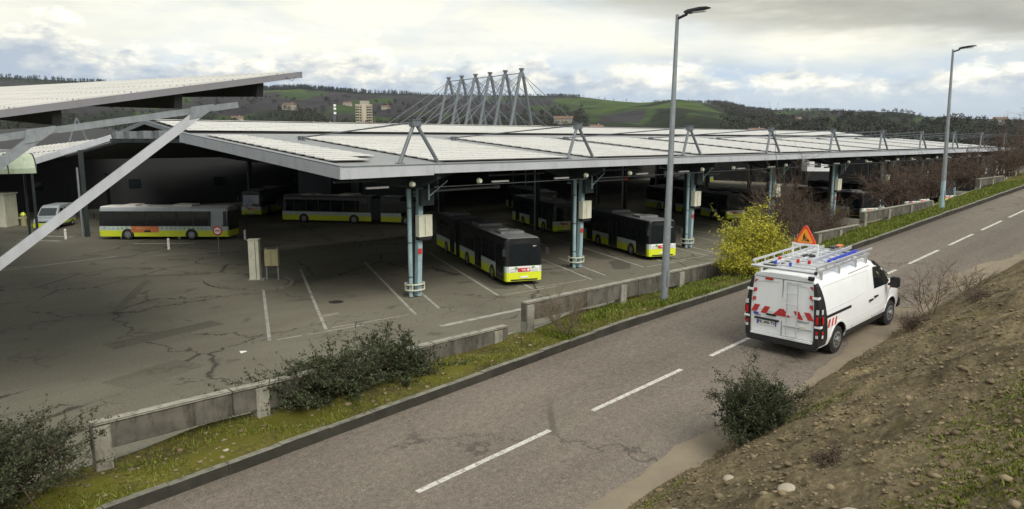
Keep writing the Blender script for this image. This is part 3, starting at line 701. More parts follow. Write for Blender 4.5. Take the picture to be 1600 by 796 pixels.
# main beams across, tapered haunches over each column, columns
def haunch(ub):
    b = MB()
    prof = [(32.3, 7.3), (32.3, 6.95), (34.2, 6.35), (35.8, 6.35), (41, 7.6), (52, 9.0), (52, 9.2)]
    b.prism([L((ub-.14, v, z)) for v, z in prof], (.28, 0, 0), M_steel_dark)
    b.prism([L((ub-.12, v, z)) for v, z in [(68, 9.1), (68, 8.4), (84, 6.4), (86, 6.4), (94.5, 6.8), (94.5, 7.0)]], (.24, 0, 0), M_steel_dark) if ub > 35 else None
    b.beam(L((ub, 52.3, 8.9)), L((ub, 68, 8.9)), .26, .5, M_steel_dark)
    b.prism([L((u, 34.8, z)) for u, z in [(ub-4.2, 7.35), (ub-1.2, 6.5), (ub+1.2, 6.5), (ub+4.2, 7.35)]], (0, .25, 0), M_steel_dark)
    b.build('main_beam', DEP)
def column(ub, full=True):
    b = MB()
    b.box(ub-.14-DX, ub+.14-DX, 34.85-DY, 35.15-DY, 0, 6.4, M_steel_dark)
    b.box(ub-.5-DX, ub+.5-DX, 34.8-DY, 35.2-DY, 0, .06, M_conc)
    c = b.build('column', DEP)
    b = MB(); b.tube(L((ub-.33, 34.62, 0.05)), L((ub-.33, 34.62, 6.3)), .125, M_teal, .125, 12)
    for z in (1.2, 3.2, 5.2): b.tube(L((ub-.33, 34.62, z)), L((ub-.33, 34.62, z+.05)), .14, M_black, .14, 12)
    b.build('drain_pipe', c)
    b = MB(); b.beam(L((ub+.12, 34.55, 0.05)), L((ub+.42, 34.6, 6.35)), .3, .3, M_teal, up=(1,0,0)); 
    b.box(ub+.08-DX, ub+.34-DX, 34.38-DY, 34.395-DY, 2.55, 2.85, M_redrefl); b.build('brace', c)
    b = MB(); b.box(ub+.0-DX, ub+.95-DX, 34.15-DY, 34.5-DY, 3.55, 4.75, M_cabinet); b.box(ub+.0-DX, ub+.95-DX, 34.13-DY, 34.52-DY, 4.751, 4.79, M_cabinet)
    b.box(ub+.42-DX, ub+.44-DX, 34.14-DY, 34.149-DY, 3.6, 4.7, M_black); b.box(ub+.1-DX, ub+.9-DX, 34.2-DY, 34.6-DY, 3.35, 3.54, M_black); b.build('cabinet', c, )
    b = MB()
    n = 20
    for z in (.45, .78):
        for i in range(n):
            a0, a1 = 2*PI*i/n, 2*PI*(i+1)/n
            b.beam(L((ub+.05+.6*math.cos(a0), 34.75+.5*math.sin(a0), z)), L((ub+.05+.6*math.cos(a1), 34.75+.5*math.sin(a1), z)), .07, .07, M_cabinet)
    for i in range(4): a0 = PI/4+PI/2*i; b.beam(L((ub+.05+.6*math.cos(a0), 34.75+.5*math.sin(a0), 0.4)), L((ub+.05+.6*math.cos(a0), 34.75+.5*math.sin(a0), .8)), .05, .05, M_cabinet)
    b.build('guard_ring', c)
    b = MB(); b.box(ub+.1-DX, ub+1.0-DX, 34.0-DY, 34.3-DY, 5.35, 6.3, M_steel_dark); b.box(ub+.3-DX, ub+.36-DX, 33.6-DY, 33.66-DY, 5.7, 6.9, M_teal); b.beam(L((ub+.33, 33.63, 5.9)), L((ub+1.7, 33.63, 6.75)), .06, .06, M_teal); b.build('bracket', c)
for k, ub in enumerate(BAYS):
    haunch(ub); column(ub)
for ub, v in [(19.7, 78.2), (44.7, 97.0)]+[(u_, v_) for u_ in BAYS[2:] for v_ in (52.4, 68.0, 85.0)]:
    if 1:
        b = MB(); b.box(ub-.18-DX, ub+.18-DX, v-.18-DY, v+.18-DY, 0, slz(v)-.5, M_steel_dark); b.tube(L((ub-.4, v, 0)), L((ub-.4, v, 6.5)), .1, M_galv); b.build('inner_column', DEP)
# lamps and service pipes under the eave
for k, ub in enumerate(BAYS[:8]):
    for du in (4.6, -4.2):
        b = MB(); b.beam(L((ub+du, 33.0, 6.6)), L((ub+du+1.35, 33.0, 6.6)), .14, .1, M_whiterefl); b.build('strip_light', DEP)
    for du in (-1.6, 3.2):
        b = MB(); b.tube(L((ub+du, 32.6, 6.72)), L((ub+du, 32.42, 6.72)), .17, M_cabinet, .12, 12); b.build('siren', DEP)
    b = MB(); b.tube(L((ub+.5, 36.0, 6.0)), L((ub+9.0, 37.5, 5.9)), .085, M_galv, .085, 8); b.tube(L((ub+9.0, 37.5, 5.9)), L((ub+9.4, 37.57, 5.9)), .14, M_redrefl if k == 1 else M_galv, .14, 8)
    b.tube(L((ub+.3, 33.1, 6.45)), L((ub+13.6, 33.1, 6.45)), .025, M_galv, .025, 6)
    b.build('service_pipe', DEP)
    b = MB(); b.tube(L((ub+1, 45.0, 6.2)), L((ub+9.0, 46.5, 6.1)), .08, M_galv, .08, 8); b.build('service_pipe', DEP)

# workshop hall across the back of the depot
hall = empty('workshop_hall', (90, 104, 0), 0, 'dark workshop hall closing the back of the bus depot', 'building')
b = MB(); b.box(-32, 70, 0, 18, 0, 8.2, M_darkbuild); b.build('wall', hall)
b = MB(); b.box(-32.3, 70.3, -.3, 18.3, 8.21, 8.6, M_corrug); b.build('roof', hall)
for i in range(9):
    b = MB(); b.box(-28+i*10, -23.5+i*10, -.06, -.004, 0, 4.6, M_soffit); b.build('door', hall)
    b = MB(); b.box(-22+i*10, -19.5+i*10, -.06, -.004, 3.2, 4.4, M_glass); b.build('window', hall)
eh = empty('end_hall', (150, 40, 0), 0, 'dark hall closing the far right end of the depot', 'building')
b = MB(); b.box(0, 12, -2, 62, 0, 7.0, M_darkbuild); b.build('wall', eh)
b = MB(); b.box(-.3, 12.3, -2.3, 62.3, 7.01, 7.3, M_corrug); b.build('roof', eh)
for i in range(5):
    b = MB(); b.box(-.05, -.004, 2+i*11, 7+i*11, 0, 4.4, M_soffit); b.build('door', eh)
h2 = empty('clad_shed', (62, 98, 0), R(-44), 'blue grey clad shed under the depot roof behind the buses', 'shed')
b = MB(); b.box(-9, 13, 0, 6, 0, 6.2, M_corr)
for i in range(44): b.box(-9+i*.5, -8.9+i*.5, -.04, -.002, 0.1, 6.1, M_corr)
b.build('wall', h2)
b = MB(); b.box(-4, -1, -.08, -.045, 0, 3.4, M_darkbuild); b.build('door', h2)
b = MB(); b.box(3, 3.12, -.14, -.045, 0, 6, M_galv); b.build('drain_pipe', h2)
h3 = empty('west_hall', (5, 112, 0), R(-8), 'dark garage building behind the parked minibus at left', 'building')
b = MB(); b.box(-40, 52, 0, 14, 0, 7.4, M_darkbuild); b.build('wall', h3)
b = MB(); b.box(-40.4, 52.4, -.4, 14.4, 7.41, 7.8, M_corrug); b.build('roof', h3)
for i in range(8):
    b = MB(); b.box(-34+i*11, -29+i*11, -.06, -.004, 0, 4.2, M_soffit if i % 4 else M_darkbuild); b.build('door', h3)
    b = MB(); b.box(-27+i*11, -25.5+i*11, -.06, -.004, 2.6, 3.8, M_glass); b.build('window', h3)

# ------------------------------------------------------------------ tilted canopy at the left
can = empty('tilted_canopy', (3.0, 25, 0), 0, 'big tilted solar canopy rising to the right, on slanting steel struts at far left', 'canopy')
def LC(P): return (P[0]-3.0, P[1]-25, P[2])
UB, VN, VF = 13.55, 25.0, 80.0
def cz(U, V): return 9.87+(U-4.39)*0.173+(V-VN)*0.038
b = MB()
A = [(-2, VN), (UB, VN), (UB, VF), (-2, VF)]
b.add([LC((u, v, cz(u, v)-.08)) for u, v in A]+[LC((u, v, cz(u, v))) for u, v in A], [(3,2,1,0),(4,5,6,7),(0,1,5,4),(1,2,6,5),(2,3,7,6),(3,0,4,7)], M_soffit)
b.build('roof', can)
b = MB(); v = VN+.05; PW = .60
while v < VF-1:
    u = -1.8
    while u < UB-.3:
        a1 = min(u+1.62, UB-.1)
        P0 = [(u, v+.02), (a1, v+.02), (a1, v+PW-.012), (u, v+PW-.012)]
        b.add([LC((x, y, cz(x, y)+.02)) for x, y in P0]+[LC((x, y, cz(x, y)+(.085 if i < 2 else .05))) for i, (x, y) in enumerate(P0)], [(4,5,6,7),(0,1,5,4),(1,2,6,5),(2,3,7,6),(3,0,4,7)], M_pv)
        u += 1.64
    v += PW
b.build('solar_field', can)
b = MB(); b.beam(LC((-2, VN-.04, cz(-2, VN)-.07)), LC((UB, VN-.04, cz(UB, VN)-.07)), .07, .21, M_fascia_d); b.build('fascia', can)
b = MB(); b.beam(LC((UB+.04, VN-.06, cz(UB, VN)-.07)), LC((UB+.04, VF, cz(UB, VF)-.07)), .06, .21, M_fascia_d); b.build('fascia', can)
b = MB(); b.tube(LC((UB-.6, VN-.09, cz(UB, VN)-.19)), LC((UB-.35, VN-.09, cz(UB, VN)-.30)), .008, M_black, n=5); b.tube(LC((UB-.35, VN-.09, cz(UB, VN)-.30)), LC((UB-.2, VN-.09, cz(UB, VN)-.16)), .008, M_black, n=5); b.build('loose_wire', can)
for u, zb in ((12.1, 10.57), (9.3, 10.08), (5.8, 9.51), (2.6, 8.99), (-.7, 8.46)):
    b = MB(); zt0, zt1 = cz(u, VN)-.17, cz(u, VF)-.17
    b.add([LC(p) for p in [(u-.12, VN+.2, zb), (u+.12, VN+.2, zb), (u+.12, VF-.5, zb+(VF-VN)*.038), (u-.12, VF-.5, zb+(VF-VN)*.038), (u-.12, VN+.1, zt0), (u+.12, VN+.1, zt0), (u+.12, VF-.5, zt1), (u-.12, VF-.5, zt1)]], [(3,2,1,0),(4,5,6,7),(0,1,5,4),(1,2,6,5),(2,3,7,6),(3,0,4,7)], M_soffit)
    b.build('beam', can)
b = MB(); b.beam(LC((-4.5, VN+.3, 7.70)), LC((11.3, VN+.3, 10.27)), .24, .20, M_galv); b.build('rail', can)
for (ua, za, ub_, zb_) in ((10.0, 10.02, -3.57, 0.0), (5.34, 9.25, -6.6, 0.0)):
    b = MB(); b.beam(LC((ua, VN+.05, za)), LC((ub_, VN+.05, zb_)), .12, .27, M_fascia if ua > 7 else M_galv); st_ = b.build('strut', can)
    b = MB(); b.prism([LC(p) for p in [(ua-.45, VN-.03, za-.28), (ua-.05, VN-.03, za-.2), (ua+.42, VN-.03, za+.14), (ua+.36, VN-.03, za+.24), (ua-.38, VN-.03, za+.12)]], (0, .02, 0), M_galv); b.build('gusset', st_)
for v in (42, 60, 78):
    b = MB(); b.tube(LC((-3, v, 0)), LC((-3, v, 8.2)), .16, M_galv); b.build('column', can)

# wing roof beyond the canopy, seen from slightly above
wing = empty('wing_roof', (25, 100, 0), 0, 'sloping solar roof wing seen below the tilted canopy at far left', 'roof')
WP = [(18.47, 90.44, 7.0), (26.79, 93.28, 9.46), (29.3, 99.07, 10.25), (30.85, 130.08, 11.02), (27.86, 200.5, 10.88), (11.82, 88.26, 5.03)]
WQ = [Vector((x-25, y-100, z)) for x, y, z in WP]
b = MB(); b.prism(WQ, (0, 0, -.3), M_soffit); b.build('roof', wing)
b = MB(); b.beam(WQ[0]+Vector((-.05, -.12, -.15)), WQ[1]+Vector((-.05, -.12, -.15)), .12, .62, M_fascia); b.build('fascia', wing)
wn = (WQ[1]-WQ[0]).cross(WQ[3]-WQ[0]).normalized(); wn = wn if wn.z > 0 else -wn
e1 = (WQ[1]-WQ[0]).normalized(); e2 = wn.cross(e1).normalized(); e2 = e2 if e2.y > 0 else -e2
b = MB(); v = 1.0
while v < 75:
    for s0, s1 in ((-4.5, -.4), (.3, 3.2), (3.5, 6.6)):
        a0, a1 = s0+v*.04, s1+v*.04+(1 if s1 > 6 else 0)
        q_ = [WQ[0]+e1*a0+e2*v, WQ[0]+e1*a1+e2*v, WQ[0]+e1*a1+e2*(v+.95), WQ[0]+e1*a0+e2*(v+.95)]
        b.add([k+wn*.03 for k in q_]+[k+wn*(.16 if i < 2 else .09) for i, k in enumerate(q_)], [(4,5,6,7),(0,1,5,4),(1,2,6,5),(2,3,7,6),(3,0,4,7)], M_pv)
    v += 1.0
b.build('solar_field', wing)
b = MB(); P_ = WQ[1]+Vector((-3.0, 1.5, -.6))
b.tube(P_+Vector((-.9, 0, 0)), P_+Vector((0, 0, 2.6)), .1, M_galv_d); b.tube(P_+Vector((.9, 0, 0)), P_+Vector((0, 0, 2.6)), .1, M_galv_d); b.build('trestle', wing)
for x, y in ((27, 97), (13, 99), (24, 130)):
    b = MB(); b.tube((x-25, y-100, 0), (x-25, y-100, 5.2), .2, M_steel_dark); b.build('column', wing)

# translucent barrel shelter under the canopy
sh = empty('barrel_shelter', (12.9, 84.4, 0), 0, 'translucent pale green barrel-vaulted shelter at the far left edge', 'shelter')
b = MB(); n = 12; r = 1.6
for i in range(n):
    a0, a1 = PI*i/n, PI*(i+1)/n
    b.add([(-14, -2.4+r*math.cos(a0)*1.0, 6.0+r*math.sin(a0)*1.1), (3.6, -2.4+r*math.cos(a0), 6.0+r*math.sin(a0)*1.1), (3.6, -2.4+r*math.cos(a1), 6.0+r*math.sin(a1)*1.1), (-14, -2.4+r*math.cos(a1), 6.0+r*math.sin(a1)*1.1)], [(0,1,2,3)], M_trans)
b.face([(3.6, -2.4+r*math.cos(PI*i/n), 6.0+r*math.sin(PI*i/n)*1.1) for i in range(n+1)], M_trans)
b.build('vault', sh)
for k in range(9):
    b = MB(); x = 3.6-k*2.2
    for i in range(n):
        a0, a1 = PI*i/n, PI*(i+1)/n
        b.beam((x, -2.4+(r+.03)*math.cos(a0), 6.0+(r+.03)*math.sin(a0)*1.1), (x, -2.4+(r+.03)*math.cos(a1), 6.0+(r+.03)*math.sin(a1)*1.1), .1, .06, M_steel_dark)
    b.build('rib', sh)
for x in (3.2, -5, -13):
    for y in (-4.0, -.8):
        b = MB(); b.box(x-.1, x+.1, y-.1, y+.1, 0, 6.0, M_steel_dark); b.build('post', sh)

# ------------------------------------------------------------------ six A-frame masts with cables behind the depot
masts = []
MP = [(160.2+ (165.1-160.2)*i/5, 161.8+(202.0-161.8)*i/5) for i in range(6)]
MLAB = ['nearest, rightmost and tallest of the six A-frame cable masts', 'second from right of the six A-frame cable masts', 'third from right of the six A-frame cable masts', 'third from left of the six A-frame cable masts', 'second from left of the six A-frame cable masts', 'leftmost and farthest of the six A-frame cable masts']
hall6 = empty('suspended_hall', (162, 182, 0), 0, 'low pale hall hanging from the six cable masts behind the depot', 'building')
b = MB(); b.box(-14, 20, -26, 26, 0, 9.3, M_corr); b.build('wall', hall6)
b = MB(); b.box(-30, 44, -27, 27, 9.31, 9.9, M_fascia); b.build('roof', hall6)
for x, w, y, h_ in ((-9, 5, -24, 2.3), (3, 4, -20, 2.8), (9, 7, -24, 2.0), (-12, 4, -2, 2.6), (-4, 5, 12, 2.2)):
    b = MB(); b.box(x, x+w, y, y+7, 9.91, 10.6+h_, M_conc_l); b.build('plant_room', hall6)
for i, (mx, my) in enumerate(MP):
    root = empty('cable_mast', (mx, my, 0), 0, MLAB[i], 'mast', 'six A-frame cable masts behind the depot')
    for s in (-1, 1):
        b = MB(); b.tube((s*6.4, s*1.2, 10), (s*.5, 0, 28.6), .52, M_galv_d, .46, 12); b.build('leg', root)
    for s in (-1, 1):
        b = MB(); b.tube((s*6.4, s*1.2, 0), (s*6.4, s*1.2, 10), .52, M_galv_d); b.build('leg', root)
    b = MB(); b.tube((0,0,27.4), (0,0,29.6), .6, M_galv_d, .5, 12); b.tube((0,0,29.6), (0,0,30.0), .8, M_galv_d, .8, 12); b.build('mast_head', root)
    for s in (-1, 1):
        for q, (L_, zz) in enumerate(((32, 10.2), (20, 10.2))):
            b = MB(); b.tube((s*.5, 0, 28.2), (s*L_, 0, zz), .085, M_galv_d, .11, 6); b.build('cable', root)
    if i < 5:
        nx, ny = MP[i+1][0]-mx, MP[i+1][1]-my
        b = MB(); b.tube((0,0,28.6), (nx,ny,28.6), .13, M_galv_d, n=6); b.tube((0,0,28.4), (nx,ny,20), .11, M_galv_d, n=6); b.tube((0,0,20), (nx,ny,28.4), .11, M_galv_d, n=6); b.build('brace', root)

# ------------------------------------------------------------------ buses
def wheel(b_tyre, b_rim, x, y, r, w, s):
    b_tyre.tube((x, y, r), (x, y+s*w, r), r, M_rubber, r, 24); b_tyre.tube((x, y+s*w, r), (x, y+s*(w+.02), r), r*.88, M_rubber, r*.82, 24)
    b_rim.tube((x, y+s*(w+.021), r), (x, y+s*(w+.028), r), r*.60, M_rim, r*.56, 20); b_rim.tube((x, y+s*(w+.03), r), (x, y+s*(w+.07), r), r*.22, M_rim, r*.18, 14)
    for i in range(8):
        a = 2*PI*i/8; b_rim.tube((x+r*.4*math.cos(a), y+s*(w+.022), r+r*.4*math.sin(a)), (x+r*.4*math.cos(a), y+s*(w+.032), r+r*.4*math.sin(a)), r*.09, M_black, n=8)
ZL = [(.30, None), (.42, 'skirt'), (.86, 'skirt'), (1.22, 'band'), (1.26, 'glass'), (2.62, 'glass'), (2.82, 'cap'), (2.94, 'cap'), (3.02, 'roof')]
def bus_section(root, x0, x1, st, front=False, rear=False, name='body'):
    HW = 1.25
    b = MB(); mm = {'skirt': M_yellow, 'band': M_busband, 'glass': M_busdark, 'cap': st['cap'], 'roof': st['roof']}
    zs = [.30, .86, 1.24, 2.62, 2.86, 2.98, 3.03]; ks = ['skirt', 'band', 'glass', 'cap', 'cap', 'roof']
    wz = [1.235, 1.25, 1.25, 1.22, 1.19, 1.10, .95]
    if front: sts = [(x1-.55, 1.0, 0), (x1-.18, .985, 0), (x1-.05, .93, 0), (x1, .80, 1)]
    else: sts = [(x1, 1.0, 0)]
    if rear: sts0 = [(x0, .94, 0), (x0+.12, 1.0, 0)]
    else: sts0 = [(x0, 1.0, 0)]
    S_ = sts0+sts
    def pt(s, i, sg):
        x, f, fr = s; lean = 0
        if front and x > x1-.3: lean = -0.16*max(0, (zs[i]-1.1))/1.9
        return (x+lean, sg*wz[i]*f, zs[i])
    for a, c in zip(S_[:-1], S_[1:]):
        for i in range(6):
            for sg in (-1, 1): b.face([pt(a,i,sg), pt(c,i,sg), pt(c,i+1,sg), pt(a,i+1,sg)], mm[ks[i]])
        b.face([pt(a,6,-1), pt(c,6,-1), pt(c,6,1), pt(a,6,1)], st['roof']); b.face([pt(a,0,-1), pt(c,0,-1), pt(c,0,1), pt(a,0,1)], M_busdark)
    for s, isf in ((S_[0], 0), (S_[-1], 1)):
        for i in range(6):
            k = ks[i]; m_ = mm[k]
            if isf and front and k == 'band': m_ = M_whiterefl
            if isf and front and k == 'skirt': m_ = M_yellow
            if isf and front and k in ('cap',): m_ = M_busdark
            if not isf and rear: m_ = M_yellow if k == 'skirt' else (st['cap'] if k == 'cap' else M_busdark)
            if not (front if isf else rear): m_ = M_busdark
            b.face([pt(s,i,-1), pt(s,i,1), pt(s,i+1,1), pt(s,i+1,-1)], m_)
    o = b.build(name, root); return o
def bus(name, label, loc, ang, length=12.0, artic=False, st=None, group='city buses parked in the yard', detail=True, side_ad=False):
    st = st or {'cap': M_busdark, 'roof': M_busroof}
    root = empty(name, (loc[0], loc[1], 0.004), ang, label, 'bus', group)
    Lf = 10.6 if artic else length
    body = bus_section(root, -Lf, 0, st, True, not artic)
    if artic:
        bus_section(root, -length, -Lf-1.1, st, False, True, 'rear_body')
        b = MB()
        for i in range(11):
            x = -Lf-1.1+i*.1; w = 1.18 if i % 2 else 1.08
            b.box(x, x+.1, -w, w, .5, 2.8 if i % 2 else 2.7, M_busdark)
        b.build('bellows', root)
    def win(x0, x1, s, z0=1.32, z1=2.52, name='window'):
        b = MB(); y = s*1.247; b.prism([(x0, y, z0), (x1, y, z0), (x1, y-s*.02, z1), (x0, y-s*.02, z1)], (0, s*.012, 0), M_glass); o = b.build(name, root)
        b = MB(); b.prism([(x0+.1, y+s*.0125, z1-.36), (x1-.1, y+s*.0125, z1-.36), (x1-.1, y+s*.0125, z1-.33), (x0+.1, y+s*.0125, z1-.33)], (0, s*.004, 0), M_black); b.build('window_bar', o)
    def door(x0, x1, s):
        b = MB(); y = s*1.25; b.prism([(x0, y, .34), (x1, y, .34), (x1, y, 2.56), (x0, y, 2.56)], (0, s*.02, 0), M_busdark); d = b.build('door', root)
        for a, c in ((x0+.06, (x0+x1)/2-.03), ((x0+x1)/2+.03, x1-.06)):
            b = MB(); b.prism([(a, y+s*.0205, .45), (c, y+s*.0205, .45), (c, y+s*.0205, 2.48), (a, y+s*.0205, 2.48)], (0, s*.008, 0), M_glass); b.build('door_glass', d)
    axles = [-2.7, -8.6] if not artic else [-2.7, -8.6, -14.6]
    doors = [(-1.35-.55, -.35)] + [(-6.6, -5.1)] + ([(-13.4, -12.1)] if artic else [])
    if not artic: doors.append((-10.9, -9.7)) if length > 11.5 else None
    for a, c in doors: door(a, c, -1)
    xw = -1.95
    wins_r = [(-4.9, -2.1), (-9.5, -6.8)] + ([(-16.9, -13.6)] if artic else [])
    for a, c in wins_r:
        n = 2
        for i in range(n): win(a+(c-a)*i/n+.05, a+(c-a)*(i+1)/n-.05, -1)
    xs_ = [(-1.5, -.55), (-2.95, -1.6), (-4.4, -3.05), (-5.85, -4.5), (-7.3, -5.95), (-8.75, -7.4), (-10.2, -8.85)] + ([(-13.2, -11.9), (-14.7, -13.3), (-16.2, -14.8)] if artic else [])
    for a, c in xs_: win(a, c, 1)
    b = MB(); x = .006
    F_ = [(.05, -.97, 1.30), (.05, .97, 1.30), (-.09, .93, 2.58), (-.09, -.93, 2.58)]
    b.prism([(-.004-(.16*(z-1.1)/1.9)+.006, y, z) for _, y, z in F_], (.012, 0, 0), M_glass); ws = b.build('windshield', root)
    b = MB(); b.beam((.03, -.5, 1.34), (-.06, -.1, 2.1), .03, .02, M_black); b.beam((.03, .45, 1.34), (-.06, .05, 2.1), .03, .02, M_black); b.build('wiper', ws)
    b = MB(); b.box(-.11, -.095, -.7, .45, 2.66, 2.84, M_black); b.build('destination_display', root)
    for s in (-1, 1):
        b = MB(); b.prism([(.004, s*.42, .92), (.004, s*.93, .88), (-.02, s*.97, 1.06), (.004, s*.72, 1.16), (.004, s*.46, 1.02)], (.02, 0, 0), M_lens); b.build('headlight', root)
    b = MB(); b.box(.004, .02, -.42, .40, .89, 1.13, M_pink); ad = b.build('advert_panel', root)
    b = MB(); b.tube((.021, .27, 1.01), (.024, .27, 1.01), .085, M_whiterefl, n=14); b.box(.021, .024, -.2, .12, 1.02, 1.05, M_whiterefl); b.box(.021, .024, -.12, .12, .96, .985, M_whiterefl); b.box(.0205, .0212, -.2, .3, .94, 1.07, M_pink); b.build('advert_print', ad)
    b = MB(); b.box(.004, .02, .50, .70, 1.06, 1.2, M_green); b.box(.004, .022, -.62, -.44, .98, 1.2, M_green); b.build('green_patch', root)
    b = MB(); b.box(.004, .03, -.27, .27, .50, .61, M_whiterefl); b.build('number_plate', root)
    b = MB(); b.box(-.02, .01, -.9, .9, .33, .42, M_black); b.build('bumper_lip', root)
    for s in (-1, 1):
        b = MB(); b.beam((-.1, s*1.15, 2.6), (.25, s*1.42, 2.45), .04, .04, M_black); b.box(.2, .3, s*1.42-.12, s*1.42+.12, 1.95, 2.4, M_black); b.build('mirror', root)
    for ax in axles:
        for s in (-1, 1):
            b = MB(); n = 16
            b.prism([(ax+.58*math.cos(PI*i/n), s*1.252, .40+.62*math.sin(PI*i/n)) for i in range(n+1)]+[(ax-.58, s*1.252, .31), (ax+.58, s*1.252, .31)], (0, s*.003, 0), M_busdark); ar = b.build('wheel_arch', root)
            t_, r_ = MB(), MB(); wheel(t_, r_, ax, s*1.0, .48, .262, s); w_ = empty_part('wheel', root); t_.build('tyre', w_); r_.build('rim', w_)
    b = MB(); b.box(-3.4, -2.2, -.8, .8, 3.035, 3.17, st['roof']); b.build('roof_unit', root)
    b = MB(); b.box(-4.2, -3.7, -.3, .3, 3.035, 3.12, M_whiterefl); b.build('roof_hatch', root); b = MB(); b.box(-8.6, -6.8, -.85, .85, 3.035, 3.2, st['roof']); b.build('roof_unit', root)
    if artic:
        b = MB(); b.box(-16.5, -14.8, -.85, .85, 3.035, 3.2, st['roof']); b.build('roof_unit', root)
    if side_ad:
        b = MB(); b.prism([(-5.6, 1.262, .68), (-3.05, 1.262, .68), (-3.05, 1.262, 1.24), (-5.6, 1.262, 1.24)], (0, .006, 0), M_ador); ad = b.build('side_advert', root)
        b = MB(); b.prism([(-4.9, 1.269, .7), (-4.2, 1.269, .7), (-4.35, 1.269, .92), (-4.55, 1.269, .86), (-4.75, 1.269, .95)], (0, .003, 0), M_black)
        for q in range(5): b.box(-3.6-.2*q, -3.5-.2*q, 1.269, 1.272, 1.03, 1.1, M_busband)
        b.box(-5.0, -3.4, 1.2682, 1.2688, .69, 1.12, M_ador)
        b.build('advert_print', ad)
        b = MB()
        r_ = random.Random(2)
        for q in range(26):
            xq = -.5-q*.41
            if -5.7 < xq < -2.9: continue
            b.box(xq-.16, xq, 1.2515, 1.256, .98, 1.05+r_.random()*.14, r_.choice([M_bgraph, M_green, M_busgrey, M_bgraph]))
        b.box(-11.0, -.4, 1.2505, 1.2512, .9, 1.2, M_busband); b.build('side_graphics', root)
        b = MB(); b.prism([(-11.2, 1.253, .9), (-10.4, 1.253, .9), (-10.5, 1.236, 2.75), (-11.95, 1.2, 2.75), (-11.9, 1.24, .9)], (0, .008, 0), M_busgrey); b.build('rear_quarter_panel', root)
    fl = text_mesh('787', .17, M_whiterefl); put('fleet_number', fl, root, Matrix.Translation((-.10, .72, 2.44)) @ Matrix(((0,0,1,0),(1,0,0,0),(0,1,0,0),(0,0,0,1))))
    return root
def empty_part(name, parent):
    o = bpy.data.objects.new(name, None); C.objects.link(o); o.parent = parent; o.empty_display_size = .2; return o
A_ = R(245.5)
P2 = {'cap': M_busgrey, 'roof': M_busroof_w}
b1 = bus('articulated_bus', 'black and lime articulated bus facing the camera beside the nearest depot column', (32.55, 32.6), A_, 18.0, True)
b2 = bus('city_bus', 'black and lime bus facing the camera behind the nearer lamp post', (47.25, 32.4), A_, 12.0)
b3 = bus('city_bus', 'lime and silver bus parked side-on in daylight with an orange side advert', (20.7, 75.9), R(134.8), 12.0, False, P2, side_ad=True)
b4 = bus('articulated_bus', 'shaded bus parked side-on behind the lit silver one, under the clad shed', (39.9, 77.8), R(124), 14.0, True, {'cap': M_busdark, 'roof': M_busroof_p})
def dup(src, loc, ang, label):
    c = copy_tree(src); c.location = (loc[0], loc[1], 0.004); c.rotation_euler = (0, 0, ang); c['label'] = label; return c
dup(b2, (38.8, 84.5), R(225), 'dark bus seen end-on between the two side-on buses')
dup(b2, (53.6, 48.0), A_, 'dark bus parked deep behind the bus at the nearer lamp post')
dup(b1, (75.6, 42.2), A_, 'shaded articulated bus behind the third depot column')
dup(b2, (79.5, 40.0), A_, 'shaded bus behind the yellow bamboo and brown shrub')
dup(b2, (89.5, 33.0), A_, 'bus roof showing behind the brown leafless shrub')
dup(b1, (103.5, 33.0), A_, 'bus parked behind the short parapet near the farther lamp post')
dup(b2, (108.0, 33.2), A_, 'bus parked next to the one left of the farther lamp post')
dup(b2, (117.5, 33.0), A_, 'farthest bus at the right end of the depot')
dup(b2, (96, 60.0), A_, 'dark bus in the depths of the depot above the second bus')
dup(b2, (64.0, 60.0), A_, 'dark bus deep inside behind the third depot column')
dup(b2, (132, 92.0), R(150), 'tiny sunlit bus far under the roof left of the lamp post')

# light cabin with windows far under the roof
cb = empty('site_cabin', (150, 62, 0), R(-50), 'white cabin with dark windows seen under the far end of the roof', 'cabin')
b = MB(); b.box(-6, 6, 0, 4, 2.8, 6.2, M_white); b.box(-6, 6, 0, 4, 0, 2.79, M_darkbuild); b.build('wall', cb)
for i in range(4):
    b = MB(); b.box(-4.6+i*2.6, -3.4+i*2.6, -.06, -.003, 3.6, 5.4, M_glass); b.build('window', cb)

